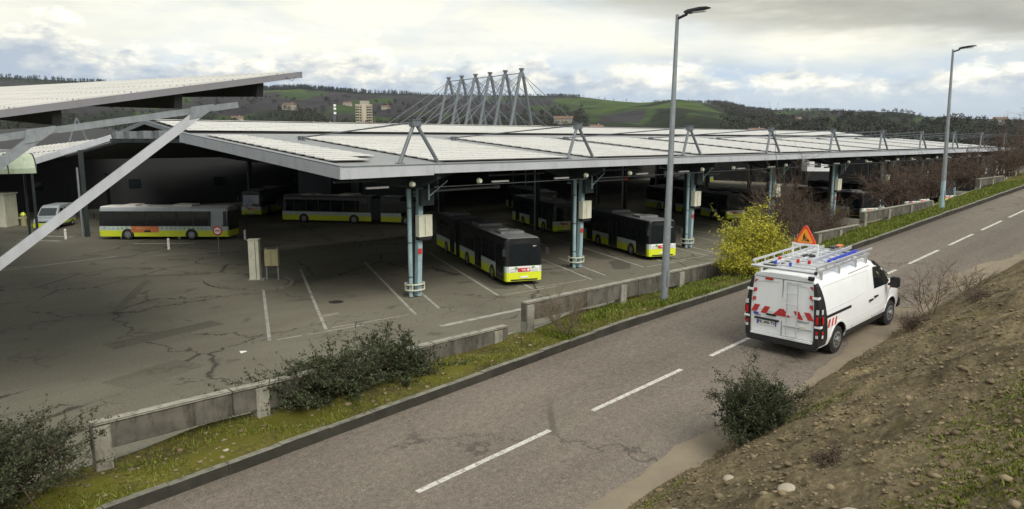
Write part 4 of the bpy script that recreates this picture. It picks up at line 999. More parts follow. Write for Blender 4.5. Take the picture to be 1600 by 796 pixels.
# minibus at far left
def minibus():
    root = empty('minibus', (17.9, 86.6, .004), R(235), 'silver minibus with a lime bumper parked at the left behind the strut', 'minibus')
    b = MB()
    prof = [(0, .35), (0.02, .95), (-.25, 1.15), (-.95, 1.35), (-1.75, 2.15), (-2.2, 2.35), (-5.4, 2.38), (-5.5, 2.2), (-5.5, .35)]
    n = len(prof)
    def y(i, x, z): return .98-(max(0, z-1.1)*.11)-(.12 if x > -.1 else 0)
    L1 = [(x, y(0, x, z), z) for x, z in prof]; L2 = [(x, -y(0, x, z), z) for x, z in prof]
    b.face(L1, M_busgrey); b.face(L2, M_busgrey)
    for i in range(n): b.face([L1[i], L1[(i+1) % n], L2[(i+1) % n], L2[i]], M_busgrey)
    b.build('body', root, bevel=.05)
    b = MB(); b.prism([(-.98, -.8, 1.42), (-.98, .8, 1.42), (-1.66, .74, 2.1), (-1.66, -.74, 2.1)], (.03, 0, .03), M_glass); b.build('windshield', root)
    b = MB(); b.box(-.02, .06, -.92, .92, .3, .72, M_yellow); b.build('bumper', root)
    b = MB(); b.box(.0, .03, -.4, .4, .76, .9, M_black); b.build('grille', root)
    for s in (-1, 1):
        b = MB(); b.box(-.05, .05, s*.7-.17, s*.7+.17, .78, .98, M_lens); b.build('headlight', root)
        b = MB(); b.prism([(-1.5, s*.92, 1.4), (-2.6, s*.92, 1.4), (-2.6, s*.87, 2.05), (-1.95, s*.87, 2.05)], (0, s*.03, 0), M_glass); b.build('side_window', root)
        b = MB(); b.prism([(-2.9, s*.92, 1.4), (-5.2, s*.92, 1.4), (-5.2, s*.87, 2.05), (-2.9, s*.87, 2.05)], (0, s*.03, 0), M_glass); b.build('side_window', root)
        b = MB(); b.prism([(-.4, s*.985, .5), (-5.4, s*.985, .5), (-5.4, s*.985, .72), (-.4, s*.985, .72)], (0, s*.006, 0), M_yellow); b.build('side_stripe', root)
        b = MB(); b.box(-1.4, -1.25, s*1.08-.1, s*1.08+.1, 1.35, 1.6, M_black); b.build('mirror', root)
        for ax in (-.95, -4.4):
            t_, r_ = MB(), MB(); wheel(t_, r_, ax, s*.78, .34, .22, s); w_ = empty_part('wheel', root); t_.build('tyre', w_); r_.build('rim', w_)
minibus()

# ------------------------------------------------------------------ the white work van
VAN = empty('work_van', (17.78, 8.02, rz(17.78)+.006), R(-2), 'white works van with roof rack, rear ladder and red chevrons, driving up the road', 'van')
VAN.rotation_euler = (0, -math.atan(RB), R(-2))
VZ = [.32, .50, .62, .95, 1.08, 1.30, 1.62, 1.80, 1.90, 1.945, 1.97]
VY = [.90, .955, .965, .965, .955, .93, .875, .83, .77, .64, .35]
XS = [(-.95, 1.97), (-.90, 1.97), (-.80, 1.97), (-.4, 1.97), (0, 1.97), (.6, 1.97), (1.2, 1.97), (1.8, 1.97), (2.1, 1.96), (2.35, 1.92), (2.6, 1.80), (2.85, 1.63), (3.1, 1.44), (3.3, 1.26), (3.45, 1.15), (3.7, 1.07), (3.88, .98), (3.98, .84), (4.03, .62)]
def vw(x):      # plan width factor
    if x < -.80: return interp(x, [-.95, -.90, -.80], [.965, .985, 1.0])
    return interp(x, [2.2, 3.3, 3.7, 3.9, 4.03], [1.0, .965, .91, .84, .70])
def vside(x, z): return float(np.interp(z, VZ, VY))*vw(x)
def vrear(z): return -.955+max(0, z-1.1)*.07
b = MB(); rings = []
for i, (x, zr) in enumerate(XS):
    ring = []
    for z, y in zip(VZ, VY):
        k = (z-.32)/(1.97-.32)
        # rings under the windscreen keep the body shape up to their own height
        zz = min(z, zr-.0) if z < zr-.18 else zr-.18+(z-(zr-.18))*(.18/max(.001, 1.97-(zr-.18))) if zr < 1.97 else z
        yy = vside(x, z) if zr >= 1.95 else vside(x, min(z, zr-.1))*(1 if z < zr-.18 else interp(z, [zr-.18, 1.97], [1, .45 if zr > 1.2 else .6]))
        xo = (vrear(zz)+.955) if i == 0 else ((vrear(zz)+.955)*.8 if i == 1 else 0)
        ring.append((x+xo, yy, zz))
    rings.append(ring)
for a, c in zip(rings[:-1], rings[1:]):
    for s in (-1, 1):
        for i in range(len(VZ)-1): b.face([(p[0], s*p[1], p[2]) for p in (a[i], c[i], c[i+1], a[i+1])], M_white)
    b.face([(a[-1][0], -a[-1][1], a[-1][2]), (c[-1][0], -c[-1][1], c[-1][2]), c[-1], a[-1]], M_white)
    b.face([(a[0][0], -a[0][1], a[0][2]), (c[0][0], -c[0][1], c[0][2]), c[0], a[0]], M_black)
for r_ in (rings[0], rings[-1]):
    for i in range(len(VZ)-1): b.face([(r_[i][0], -r_[i][1], r_[i][2]), r_[i], r_[i+1], (r_[i+1][0], -r_[i+1][1], r_[i+1][2])], M_white)
body = b.build('body', VAN, smooth=True)
WX = (0.0, 3.10); WR = .335
cut = MB()
for ax in WX:
    for s in (-1, 1): cut.tube((ax, s*.70, .36), (ax, s*1.2, .36), .425, M_black, .425, 40)
co = cut.build('cutter')
bm_ = body.modifiers.new('b', 'BOOLEAN'); bm_.operation = 'DIFFERENCE'; bm_.object = co; bm_.solver = 'EXACT'
co.parent = VAN
bpy.context.view_layer.update()
me = bpy.data.meshes.new_from_object(body.evaluated_get(bpy.context.evaluated_depsgraph_get()))
body.modifiers.clear(); body.data = me; bpy.data.objects.remove(co)
bb = bmesh.new(); bb.from_mesh(me)
for e in bb.edges:
    if len(e.link_faces) == 2 and e.calc_face_angle(0) > R(38): e.smooth = False
bb.to_mesh(me); bb.free()
# body cladding (black sills, arches, bumpers)
def side_patch(name, pts, s, m, off=.004, th=.006, parent=VAN):
    b = MB(); A = [(x, s*(vside(x, z)+off), z) for x, z in pts]; B = [(x, s*(vside(x, z)+off+th), z) for x, z in pts]; n = len(pts)
    b.add(A+B, [tuple(range(n)), tuple(range(n, 2*n))]+[(i, (i+1) % n, n+(i+1) % n, n+i) for i in range(n)], m); return b.build(name, parent)
def side_ribbon(b, pts, w, s, m, off=.005, th=.004):
    for (x0, z0_), (x1, z1_) in zip(pts[:-1], pts[1:]):
        d = Vector((x1-x0, z1_-z0_)).normalized(); nx, nz = -d.y*w/2, d.x*w/2
        q = [(x0+nx, z0_+nz), (x1+nx, z1_+nz), (x1-nx, z1_-nz), (x0-nx, z0_-nz)]
        A = [(x, s*(vside(x, z)+off), z) for x, z in q]; B = [(x, s*(vside(x, z)+off+th), z) for x, z in q]
        b.add(A+B, [(0,1,2,3),(4,5,6,7),(0,1,5,4),(1,2,6,5),(2,3,7,6),(3,0,4,7)], m)
M_seam = mat('panel_gap', (0.10, 0.105, 0.11), .7)
M_crease = mat('panel_crease', (0.68, 0.70, 0.71), .3, var=.02)
for s in (-1, 1):
    side_patch('sill', [(.42, .33), (2.66, .33), (2.66, .47), (.42, .47)], s, M_black, .006, .012)
    b = MB(); side_ribbon(b, [(-.62, 1.045), (.62, 1.045)], .06, s, M_black, .005, .012); b.build('door_track', VAN)
    # seams: sliding door, cab door
    b = MB()
    side_ribbon(b, [(.70, .50), (.70, 1.82)], .011, s, M_seam); side_ribbon(b, [(1.86, .50), (1.86, 1.83)], .011, s, M_seam)
    side_ribbon(b, [(1.90, .50), (2.72, .55), (2.78, .80), (2.92, 1.05)], .011, s, M_seam); side_ribbon(b, [(.70, 1.82), (1.86, 1.83)], .011, s, M_seam)
    b.build('door_seam', VAN)
    # recessed panel outline above the belt
    b = MB(); side_ribbon(b, [(-.66, 1.18), (.6, 1.20), (1.35, 1.24), (1.55, 1.34), (1.66, 1.55), (1.70, 1.74), (-.66, 1.76), (-.66, 1.18)], .022, s, M_crease, .003, .004)
    side_ribbon(b, [(.42, .70), (2.3, .74), (2.66, .86)], .02, s, M_crease, .003, .003); b.build('panel_crease', VAN)
    side_patch('cab_window', [(1.96, 1.22), (2.80, 1.20), (2.93, 1.26), (2.66, 1.52), (2.36, 1.74), (2.02, 1.76), (1.97, 1.60)], s, M_glass, .004, .008)
    b = MB(); side_ribbon(b, [(2.52, 1.22), (2.50, 1.60)], .035, s, M_black, .014, .004); b.build('window_divider', VAN)
    for hx, hz in ((1.72, .98), (2.02, 1.02)):
        b = MB(); y = s*vside(hx, hz); b.box(hx-.09, hx+.09, min(y+s*.01, y+s*.05), max(y+s*.01, y+s*.05), hz-.022, hz+.022, M_black); b.build('door_handle', VAN, bevel=.006)
    # reflective hatch panels
    for x0, z0_, w, h in ((-.60, .77, .50, .19), (2.96, 1.03, .28, .17)):
        b = MB(); nst = 3 if w > .3 else 2
        for i in range(nst*2):
            a0, a1 = x0+w*i/(2*nst), x0+w*(i+1)/(2*nst)
            q = [(a0, z0_), (a1, z0_), (min(a1+.06, x0+w), z0_+h), (min(a0+.06, x0+w), z0_+h)]
            A = [(x, s*(vside(x, z)+.006), z) for x, z in q]; B = [(x, s*(vside(x, z)+.009), z) for x, z in q]
            b.add(A+B, [(0,1,2,3),(4,5,6,7),(0,1,5,4),(1,2,6,5),(2,3,7,6),(3,0,4,7)], M_redrefl if i % 2 == 0 else M_whiterefl)
        b.build('reflective_panel', VAN)
    # mirror
    b = MB(); y = s*.95; b.beam((2.72, y, 1.20), (2.72, y+s*.16, 1.22), .07, .06, M_black); b.box(2.64, 2.80, min(y+s*.10, y+s*.32), max(y+s*.10, y+s*.32), 1.14, 1.42, M_black); b.build('mirror', VAN, bevel=.03)
    # wheels and arch liners
    for ax in WX:
        w_ = empty_part('wheel', VAN); t_, r_ = MB(), MB(); wheel(t_, r_, ax, s*.70, WR, .21, s); t_.build('tyre', w_); r_.build('rim', w_)
        b = MB(); n = 18
        for i in range(n):
            a0, a1 = PI*i/n-.25*(0 if i else 1), PI*(i+1)/n
            for r0, r1 in ((.425, .465),):
                q = [(ax+r0*math.cos(a0), .36+r0*math.sin(a0)), (ax+r1*math.cos(a0), .36+r1*math.sin(a0)), (ax+r1*math.cos(a1), .36+r1*math.sin(a1)), (ax+r0*math.cos(a1), .36+r0*math.sin(a1))]
                q = [(x, max(z, .335)) for x, z in q]
                b.add([(x, s*(vside(x, z)-.02), z) for x, z in q]+[(x, s*(vside(x, z)+.010), z) for x, z in q], [(0,1,2,3),(4,5,6,7),(0,1,5,4),(1,2,6,5),(2,3,7,6),(3,0,4,7)], M_white if ax > 1 else M_white)
        b.build('wheel_arch', VAN)
    b = MB(); b.box(2.75, 3.45, s*.66-.02, s*.66+.02, .3, .78, M_black); b.box(-.38, .38, s*.66-.02, s*.66+.02, .3, .78, M_black); b.build('arch_liner', VAN)
# windscreen & front
b = MB(); b.prism([(2.66, -.62, 1.77), (2.66, .62, 1.77), (3.28, .76, 1.30), (3.28, -.76, 1.30)], (.015, 0, .02), M_glass); b.build('windscreen', VAN)
b = MB(); b.box(3.86, 4.08, -.82, .82, .30, .58, M_black); b.build('front_bumper', VAN, bevel=.04)
for s in (-1, 1):
    b = MB(); b.prism([(3.75, s*.62, .93), (3.97, s*.52, .84), (3.97, s*.52, .72), (3.78, s*.86, .74)], (0, s*.03, .02), M_lens); b.build('headlight', VAN)
# rear face
def rear_poly(b, pts, m, off=.004, th=.006):
    A = [(vrear(z)-off, y, z) for y, z in pts]; B = [(vrear(z)-off-th, y, z) for y, z in pts]; n = len(pts)
    b.add(A+B, [tuple(range(n)), tuple(range(n, 2*n))]+[(i, (i+1) % n, n+(i+1) % n, n+i) for i in range(n)], m)
b = MB(); b.box(-1.03, -.86, -.90, .90, .26, .42, M_black); b.build('rear_bumper', VAN, bevel=.03)
b = MB(); b.box(-1.02, -.955, -.78, .78, .422, .47, M_white); b.build('rear_step', VAN)
for s in (-1, 1):
    b = MB()
    pts = [(s*.81, .36), (s*.94, .36), (s*.94, 1.0), (s*.915, 1.25), (s*.875, 1.5), (s*.84, 1.70), (s*.79, 1.84), (s*.75, 1.84), (s*.775, 1.6), (s*.80, 1.3), (s*.81, 1.0)]
    rear_poly(b, pts, M_black, .004, .02)
    zz_ = list(np.linspace(.36, 1.86, 22))
    xl = [-.935+.07*max(0, (z-1.5)/.4)**2 for z in zz_]; xr = [interp(z, [.36, 1.0, 1.45, 1.72, 1.86], [-.60, -.64, -.70, -.78, -.86]) for z in zz_]
    for k in range(21):
        cols = lambda j: [xl[j]-.018, -.90 if xl[j] < -.9 else xl[j], max(-.82, xl[j]), max(-.81, xr[j])]
        for c_ in range(3):
          q = [(cols(k)[c_], zz_[k]), (cols(k)[c_+1], zz_[k]), (cols(k+1)[c_+1], zz_[k+1]), (cols(k+1)[c_], zz_[k+1])]
          b.add([(x, s*(vside(x, z)+.002), z) for x, z in q]+[(x, s*(vside(x, z)+.014), z) for x, z in q], [(0,1,2,3),(4,5,6,7),(1,2,6,5),(3,0,4,7)], M_black)
    tl = b.build('tail_lamp_column', VAN)
    for z0_, z1_, m_ in ((.92, 1.10, M_red), (1.15, 1.26, M_lens), (.58, .65, M_lens), (.68, .74, M_red)):
        b = MB(); rear_poly(b, [(s*.865, z0_), (s*.925, z0_), (s*.925, z1_), (s*.865, z1_)], m_, .025, .012)
        yy = s*(vside(-.8, z0_)+.019); b.box(-.92, -.85, min(yy, yy+s*.012), max(yy, yy+s*.012), z0_, z1_, m_); b.build('lamp', tl)
    for z0_ in (1.50, .82):
        b = MB(); yy0 = vside(-.85, z0_); b.box(-.985, -.86, min(s*(yy0-.13), s*(yy0+.015)), max(s*(yy0-.13), s*(yy0+.015)), z0_, z0_+.05, M_white); b.build('hinge', VAN)
def rear_line(b, pts, w, m, off=.005, th=.004):
    for (y0, z0_), (y1, z1_) in zip(pts[:-1], pts[1:]):
        d = Vector((y1-y0, z1_-z0_)).normalized(); ny, nz = -d.y*w/2, d.x*w/2
        rear_poly(b, [(y0+ny, z0_+nz), (y1+ny, z1_+nz), (y1-ny, z1_-nz), (y0-ny, z0_-nz)], m, off, th)
b = MB(); rear_line(b, [(0, .48), (0, 1.86)], .014, M_seam); rear_line(b, [(-.80, .47), (.80, .47)], .012, M_seam); rear_line(b, [(-.72, 1.86), (.72, 1.86)], .012, M_seam); b.build('door_seam', VAN)
b = MB()
for s in (-1, 1):
    rear_line(b, [(s*.10, 1.78), (s*.62, 1.75), (s*.68, 1.66), (s*.74, 1.30), (s*.70, 1.14), (s*.58, 1.07), (s*.10, 1.03)], .02, M_crease, .004, .004)
b.build('panel_crease', VAN)
# chevrons: band swung up at both sides
b = MB()
def band_z(y): return 1.055+0.13*max(0, abs(y)-.45)**1.2
for s in (-1, 1):
    for i in range(3):
        y0 = .03+.265*i; w = .15
        sl = .10
        lo, hi = band_z(y0+.05)-.095, band_z(y0+.05)+.085
        pts = [(s*(y0+sl), lo), (s*(y0+sl+w), lo), (s*(y0+w*.98), hi), (s*y0, hi)] if i else [(s*.004, lo), (s*(y0+w+.05), lo), (s*(y0+.02), hi), (s*.004, hi)]
        rear_poly(b, [(max(-.80, min(.80, y)), z) for y, z in pts], M_redrefl, .006, .004); b.build('red_stripe', VAN); b = MB()
    for z0_, z1_ in ((1.22, 1.34), (1.44, 1.56), (1.68, 1.77)):
        ye = np.interp(z0_, [1.16, 1.75], [.785, .745])-.012
        rear_poly(b, [(s*(ye-.085), z0_+.05), (s*ye, z0_), (s*(ye-.005), z1_), (s*(ye-.085), z1_)] if z0_ < 1.6 else [(s*(ye-.09), z1_), (s*ye, z0_), (s*(ye-.01), z1_)], M_redrefl, .006, .004); b.build('red_stripe', VAN); b = MB()
b = MB(); rear_poly(b, [(.26, 1.845), (.46, 1.845), (.46, 1.80), (.26, 1.80)][::1], M_red, .006, .02); b.build('high_brake_lamp', VAN)
b = MB(); rear_poly(b, [(.06, .845), (.70, .845), (.70, .80), (.06, .80)], M_black, .006, .03); b.build('plate_lamp_bar', VAN)
b = MB(); rear_poly(b, [(.12, .785), (.64, .785), (.64, .675), (.12, .675)], M_whiterefl, .006, .006); pl = b.build('number_plate', VAN)
b = MB(); rear_poly(b, [(.60, .784), (.639, .784), (.639, .676), (.60, .676)], M_blue, .0125, .002); b.build('plate_band', pl); b = MB(); rear_poly(b, [(.121, .784), (.16, .784), (.16, .676), (.121, .676)], M_blue, .0125, .002); b.build('plate_band', pl)
RM = Matrix(((0,0,-1,0),(-1,0,0,0),(0,1,0,0),(0,0,0,1)))      # text x -> -y, text y -> z, facing -x
def rear_text(txt, y, z, size, m, parent=VAN, name='lettering', bold=True):
    put(name, text_mesh(txt, size, m, .003, bold), parent, Matrix.Translation((vrear(z)-.016, y, z)) @ RM)
rear_text('FK-490-TV', .38, .73, .098, M_black, pl, 'plate_number')
rear_text('RENAULT', -.55, .905, .065, M_seam); rear_text('TRAFIC', .62, .89, .055, M_seam)
b = MB(); rear_poly(b, [(.60, 1.015-.055), (.74, 1.015-.055), (.74, .90+.01), (.60, .90+.01)], M_blue, .007, .003); b.build('badge', VAN)
b = MB(); rear_poly(b, [(.14, .975), (.38, .975), (.38, .93), (.14, .93)], M_black, .006, .03); b.build('rear_handle', VAN)
b = MB(); rear_poly(b, [(-.58, .80), (-.46, .80), (-.46, .73), (-.58, .73)], M_cabinet, .006, .03); b.build('latch_box', VAN)
b = MB(); rear_poly(b, [(-.04, .735), (-.76, .735), (-.76, .725), (-.04, .725)], M_seam, .006, .012); b.build('trim_line', VAN)
# ladder on the rear door
lad = MB()
y0, y1 = -.16, -.42
for y in (y0, y1): lad.tube((vrear(.52)-.09, y, .50), (vrear(1.82)-.09, y, 1.84), .013, M_alu, n=8)
for i in range(6): z = .52+i*.262; lad.tube((vrear(z)-.09, y0, z), (vrear(z)-.09, y1, z), .011, M_alu, n=8)
for z in (.55, 1.80):
    for y in (y0, y1): lad.tube((vrear(z), y, z), (vrear(z)-.09, y, z), .010, M_alu, n=6)
lad.build('rear_ladder', VAN)
# roof rack
rk = MB(); ZR = 2.10
for s in (-1, 1):
    rk.beam((-.93, s*.76, ZR), (2.0, s*.76, ZR), .03, .055, M_alu); rk.beam((-.93, s*.80, ZR+.13), (2.05, s*.80, ZR+.13), .03, .05, M_alu)
    for i in range(7): x = -.85+i*.45; rk.beam((x, s*.76, ZR), (x, s*.80, ZR+.13), .03, .03, M_alu)
    for x in (-.6, .3, 1.2, 1.8): rk.box(x-.05, x+.05, s*.76-.02, s*.76+.02, 1.86, ZR, M_alu)
for i in range(9): x = -.88+i*.36; rk.beam((x, -.75, ZR), (x, .75, ZR), .045, .03, M_alu)
rk.tube((-.97, -.80, ZR+.02), (-.97, .80, ZR+.02), .035, M_alu, n=12)
rk.build('roof_rack', VAN)
b = MB(); b.tube((-.98, -.80, ZR+.02), (-.98, -.84, ZR+.02), .045, M_black, n=12); b.tube((-.9, -.62, 1.96), (-.9, -.74, 1.96), .05, M_black, n=12); b.build('rack_roller_end', VAN)
def ladder(name, label, x0, x1, y0, y1, z, m, caps):
    root = empty(name, (0, 0, 0), 0, label, 'ladder', None)
    M4 = Matrix.Translation((17.78, 8.02, rz(17.78)+.006)) @ VAN.rotation_euler.to_matrix().to_4x4()
    root.matrix_world = M4 @ Matrix.Translation((x0, (y0+y1)/2, z)); w = (y1-y0)/2
    b = MB(); ln = x1-x0
    for s in (-1, 1): b.beam((0, s*w, 0), (ln, s*w, .02), .03, .07, m)
    b.build('stile', root)
    b = MB()
    for i in range(int(ln/.28)): b.tube((.12+i*.28, -w, .0), (.12+i*.28, w, 0), .015, m, n=6)
    b.build('rung', root)
    for s in (-1, 1):
        for q, mm_ in ((0, caps),):
            b = MB(); b.box(-.04, .02, s*w-.025, s*w+.025, -.045, .045, mm_); b.build('foot_cap', root)
    return root
ladder('ladder', 'aluminium ladder with blue feet lying on the left of the van roof rack', -.55, 1.95, .02, .40, ZR+.06, M_alu, M_blue)
ladder('ladder', 'aluminium ladder with red feet lying in the middle of the van roof rack', -.25, 2.0, -.30, -.02, ZR+.10, M_alu, M_red)
ladder('ladder', 'blue ladder lying on the right side of the van roof rack', .3, 2.0, -.62, -.44, ZR+.03, M_blue, M_alu)
b = MB(); b.box(1.72, 1.95, -.12, .0, ZR+.14, ZR+.18, M_ador); b.box(1.35, 1.6, -.15, -.02, ZR+.16, ZR+.2, M_black); b.tube((.2, .1, ZR+.14), (.35, -.15, ZR+.14), .035, M_black, n=8); b.tube((-.2, .45, ZR+.1), (-.2, .52, ZR+.1), .04, M_red, n=8)
b.build('rack_strap', VAN)
# warning triangle on its frame
ts = MB()
for y in (-.20, .44): ts.beam((.35, y, ZR), (.35, y, ZR+.40), .035, .035, M_white)
ts.beam((.35, -.22, ZR+.40), (.35, .46, ZR+.40), .05, .05, M_white); fr = ts.build('sign_frame', VAN)
def tri(r, cz_, x, m, th, rnd=.06):
    pts = []
    for k in range(3):
        a = PI/2+2*PI*k/3; c = (math.cos(a)*(r-rnd), math.sin(a)*(r-rnd))
        for q in range(-4, 5): an = a+q*PI/12; pts.append((x, .12-(c[0]+rnd*math.cos(an)), cz_+c[1]+rnd*math.sin(an)))
    b = MB(); b.prism(pts, (th, 0, 0), m); return b
zc = ZR+.40+.17
tt = tri(.30, zc, .34, M_orange_red, .03); sg = tt.build('warning_triangle', VAN)
tri(.215, zc, .332, M_orange, .006, .04).build('sign_face', sg)
b = MB(); x = .326
def pp(pts): b.prism([(x, .12-y*.72, zc+z*.72) for y, z in pts], (.004, 0, 0), M_black)
pp([(-.055, .13), (-.03, .155), (-.005, .13), (-.03, .105)])                                # head
pp([(-.06, .10), (-.01, .10), (.0, -.0), (-.06, -.0)])                                      # trunk
pp([(-.06, .0), (-.03, .0), (-.07, -.12), (-.10, -.12)]); pp([(-.03, .0), (.0, .0), (.03, -.12), (.0, -.12)])
pp([(-.02, .09), (.0, .07), (.07, .0), (.05, .0)]); pp([(-.09, .03), (-.08, .045), (.11, -.05), (.10, -.07)])
pp([(.04, -.12), (.17, -.12), (.12, -.045), (.08, -.05)])
b.build('digging_man_symbol', sg)

# ------------------------------------------------------------------ yard furniture
isl = MB(); n = 28
ring = [(20.6+2.0*math.cos(t)*(1+.1*math.cos(2*t)) - 1.2*math.sin(t)*.9, 45.9+3.9*math.sin(t)*.9+1.0*math.cos(t)) for t in [2*PI*i/n for i in range(n)]]
isl.prism([(x, y, -.02) for x, y in ring], (0, 0, .13), M_kerb); isl.prism([(20.6+(x-20.6)*.9, 45.9+(y-45.9)*.93, .05) for x, y in ring], (0, 0, .084), M_lot); tag(isl.build('traffic_island'), kind='structure')
cbn = empty('electric_cabinet', (21.0, 45.6, .12), R(-38), 'tall cream electric cabinet standing on the yard island', 'cabinet')
b = MB(); b.box(-.32, .32, -.3, .3, 0, 2.6, M_cabinet); b.build('box', cbn, bevel=.02)
b = MB(); b.box(-.36, .36, -.34, .34, 2.605, 2.66, M_cabinet); b.build('top', cbn)
b = MB(); b.box(.10, .13, -.315, -.302, .1, 2.5, M_black); b.build('door_gap', cbn)
b = MB(); b.box(-.55, .55, -.45, .45, -.02, .0-.001, M_conc_l); b.box(-.5, .6, -.42, .42, .001, .06, M_conc_l); b.build('plinth', cbn)
cb2 = empty('meter_box', (21.75, 44.75, .12), R(-38), 'ochre meter box on legs beside the tall cream cabinet', 'cabinet')
b = MB(); b.box(-.42, .42, -.22, .22, .95, 2.0, M_cabinet2); b.build('box', cb2, bevel=.015)
for x in (-.36, .36):
    b = MB(); b.box(x-.04, x+.04, -.05, .05, 0, 2.1, M_galv); b.build('leg', cb2)
b = MB(); b.box(-.02, .0, -.235, -.222, 1.0, 1.95, M_black); b.build('door_gap', cb2)
sgn = empty('round_sign', (23.75, 57.9, 0), R(-44), 'round faded red and white sign on a thin post in the yard', 'sign')
b = MB(); b.tube((0,0,0), (0,0,2.3), .03, M_galv, n=8); b.build('post', sgn)
b = MB(); b.tube((0,-.035,2.0), (0,-.05,2.0), .38, M_pink, n=28); d_ = b.build('disc', sgn)
b = MB(); b.tube((0,-.051,2.0), (0,-.054,2.0), .27, M_whiterefl, n=28); b.box(-.2, .2, -.058, -.055, 1.95, 2.05, M_pink); b.build('disc_face', d_)
BL = [((17.72, 77.6), 'leftmost white bollard in the yard, beside the minibus'), ((21.6, 74.6), 'white bollard by the front wheel of the silver bus'), ((22.18, 64.28), 'white bollard out in the yard in front of the orange advert'), ((25.4, 70.6), 'white bollard just right of the orange advert on the bus'), ((29.4, 65.6), 'white bollard at the rear corner of the silver bus')]
p0 = None
for (x, y), lb in BL:
    if p0 is None:
        p0 = empty('bollard', (x, y, 0), 0, lb, 'bollard', 'white bollards in the yard')
        b = MB(); b.tube((0,0,0), (0,0,.88), .11, M_whiterefl, .11, 14); b.tube((0,0,.88), (0,0,.95), .11, M_whiterefl, .05, 14); b.build('post', p0)
        b = MB(); b.tube((0,0,.7), (0,0,.78), .113, M_cabinet, .113, 14); b.build('band', p0)
    else:
        c = copy_tree(p0); c.location = (x, y, 0); c['label'] = lb
kio = empty('white_kiosk', (15.8, 93.6, 0), R(-44), 'pale kiosk block at the far left edge of the yard', 'kiosk')
b = MB(); b.box(-1.3, .9, -1.0, 1.0, 0, 3.4, M_cabinet); b.build('wall', kio, bevel=.03)
b = MB(); b.box(-1.4, 1.0, -1.1, 1.1, 3.405, 3.55, M_cabinet); b.build('roof', kio)
hyd = empty('hydrant', (17.5, 93.3, 0), 0, 'small yellow hydrant between the kiosk and the minibus', 'hydrant')
b = MB(); b.tube((0,0,0), (0,0,1.1), .28, M_cabinet2, .24, 14); b.tube((0,0,1.1), (0,0,1.4), .3, M_yellow, .12, 14); b.tube((-.45,0,.8), (.45,0,.8), .13, M_cabinet2, n=10); b.build('body', hyd)
for (x, y, r_, lb) in ((21.5, 36.6, .42, 'round manhole cover in the yard near the first column'), ):
    b = MB(); b.tube((x, y, -.01), (x, y, .008), r_, mat('cast_iron', (.03, .028, .025), .6), n=24); tag(b.build('manhole_cover'), lb, 'manhole cover')
b = MB(); b.box(19.1, 20.2, 33.9, 34.3, -.01, .008, M_conc_l); tag(b.build('drain_cover'), 'pale rectangular drain cover at the front of a painted bay', 'drain cover')
b = MB(); b.prism([(13.15, 30.4, .006), (13.42, 30.38, .03), (13.48, 30.6, .012), (13.2, 30.66, .04)], (0, 0, .006), M_whiterefl); tag(b.build('paper_scrap'), 'scrap of white paper lying on the empty yard', 'litter')

# ------------------------------------------------------------------ buildings beyond
tw = empty('tower_block', (0, 0, 0), 0, 'tall beige apartment tower standing in the valley beyond the depot', 'building')
q = fw*850+rt*(colx(570)*850); tw.location = (q.x, q.y, 4); tw.rotation_euler = (0, 0, HEAD-PI/2+.12)
M_tower = mat('tower_render', (0.36, 0.31, 0.23), .8, 0, .12, .05); M_tower2 = mat('tower_render_pale', (0.46, 0.41, 0.31), .8, 0, .08, .05)
b = MB(); b.box(-9, 9, -5, 5, 0, 43, M_tower); b.box(-1.5, 2.5, -5.8, -5.01, 0, 43.4, M_tower2); b.build('wall', tw)
b = MB(); b.box(-4, 6, -4, 4, 43.01, 47.5, M_house); b.box(-9.2, 9.2, -5.2, 5.2, 43.0, 43.7, M_tower2); b.build('roof', tw)
for cx in (-7.9, -6.0, -3.6, 4.0, 6.0, 7.9):
    b = MB()
    for fl in range(14): b.box(cx-.75, cx+.75, -5.1, -5.01, 2+fl*2.9, 3.5+fl*2.9, M_glass)
    o = b.build('window', tw)
for cx in (-6.8, 6.8):
    b = MB()
    for fl in range(14): b.box(cx-1.9, cx+1.9, -6.0, -5.02, 1.0+fl*2.9, 1.8+fl*2.9, M_tower2)
    b.build('balcony', tw)
def house(px, d, w, l, h, rot, label, name='house', wallm=None, rise=2.5):
    x, y, z = hp(px, d); root = empty(name, (x, y, z-1), rot, label, 'house', 'houses in the valley'); wm = wallm or M_house
    b = MB(); b.box(-w/2, w/2, -l/2, l/2, 0, h+1, wm); b.build('wall', root)
    b = MB(); b.prism([(-w/2-.4, -l/2-.4, h+1.01), (-w/2-.4, l/2+.4, h+1.01), (-w/2-.4, 0, h+1+rise)], (w+.8, 0, 0), M_tile); r_ = b.build('roof', root)
    b = MB(); b.box(w*.2, w*.2+.8, -.4, .4, h+1+rise*.4, h+2+rise, M_house); b.build('chimney', r_)
    for k in range(2):
        for fl in range(max(1, int(h/3))):
            b = MB(); b.box(-w*.3+k*w*.4, -w*.3+k*w*.4+1.4, -l/2-.06, -l/2-.005, 2+fl*2.8, 3.4+fl*2.8, M_glass); b.build('window', root)
rr = random.Random(21)
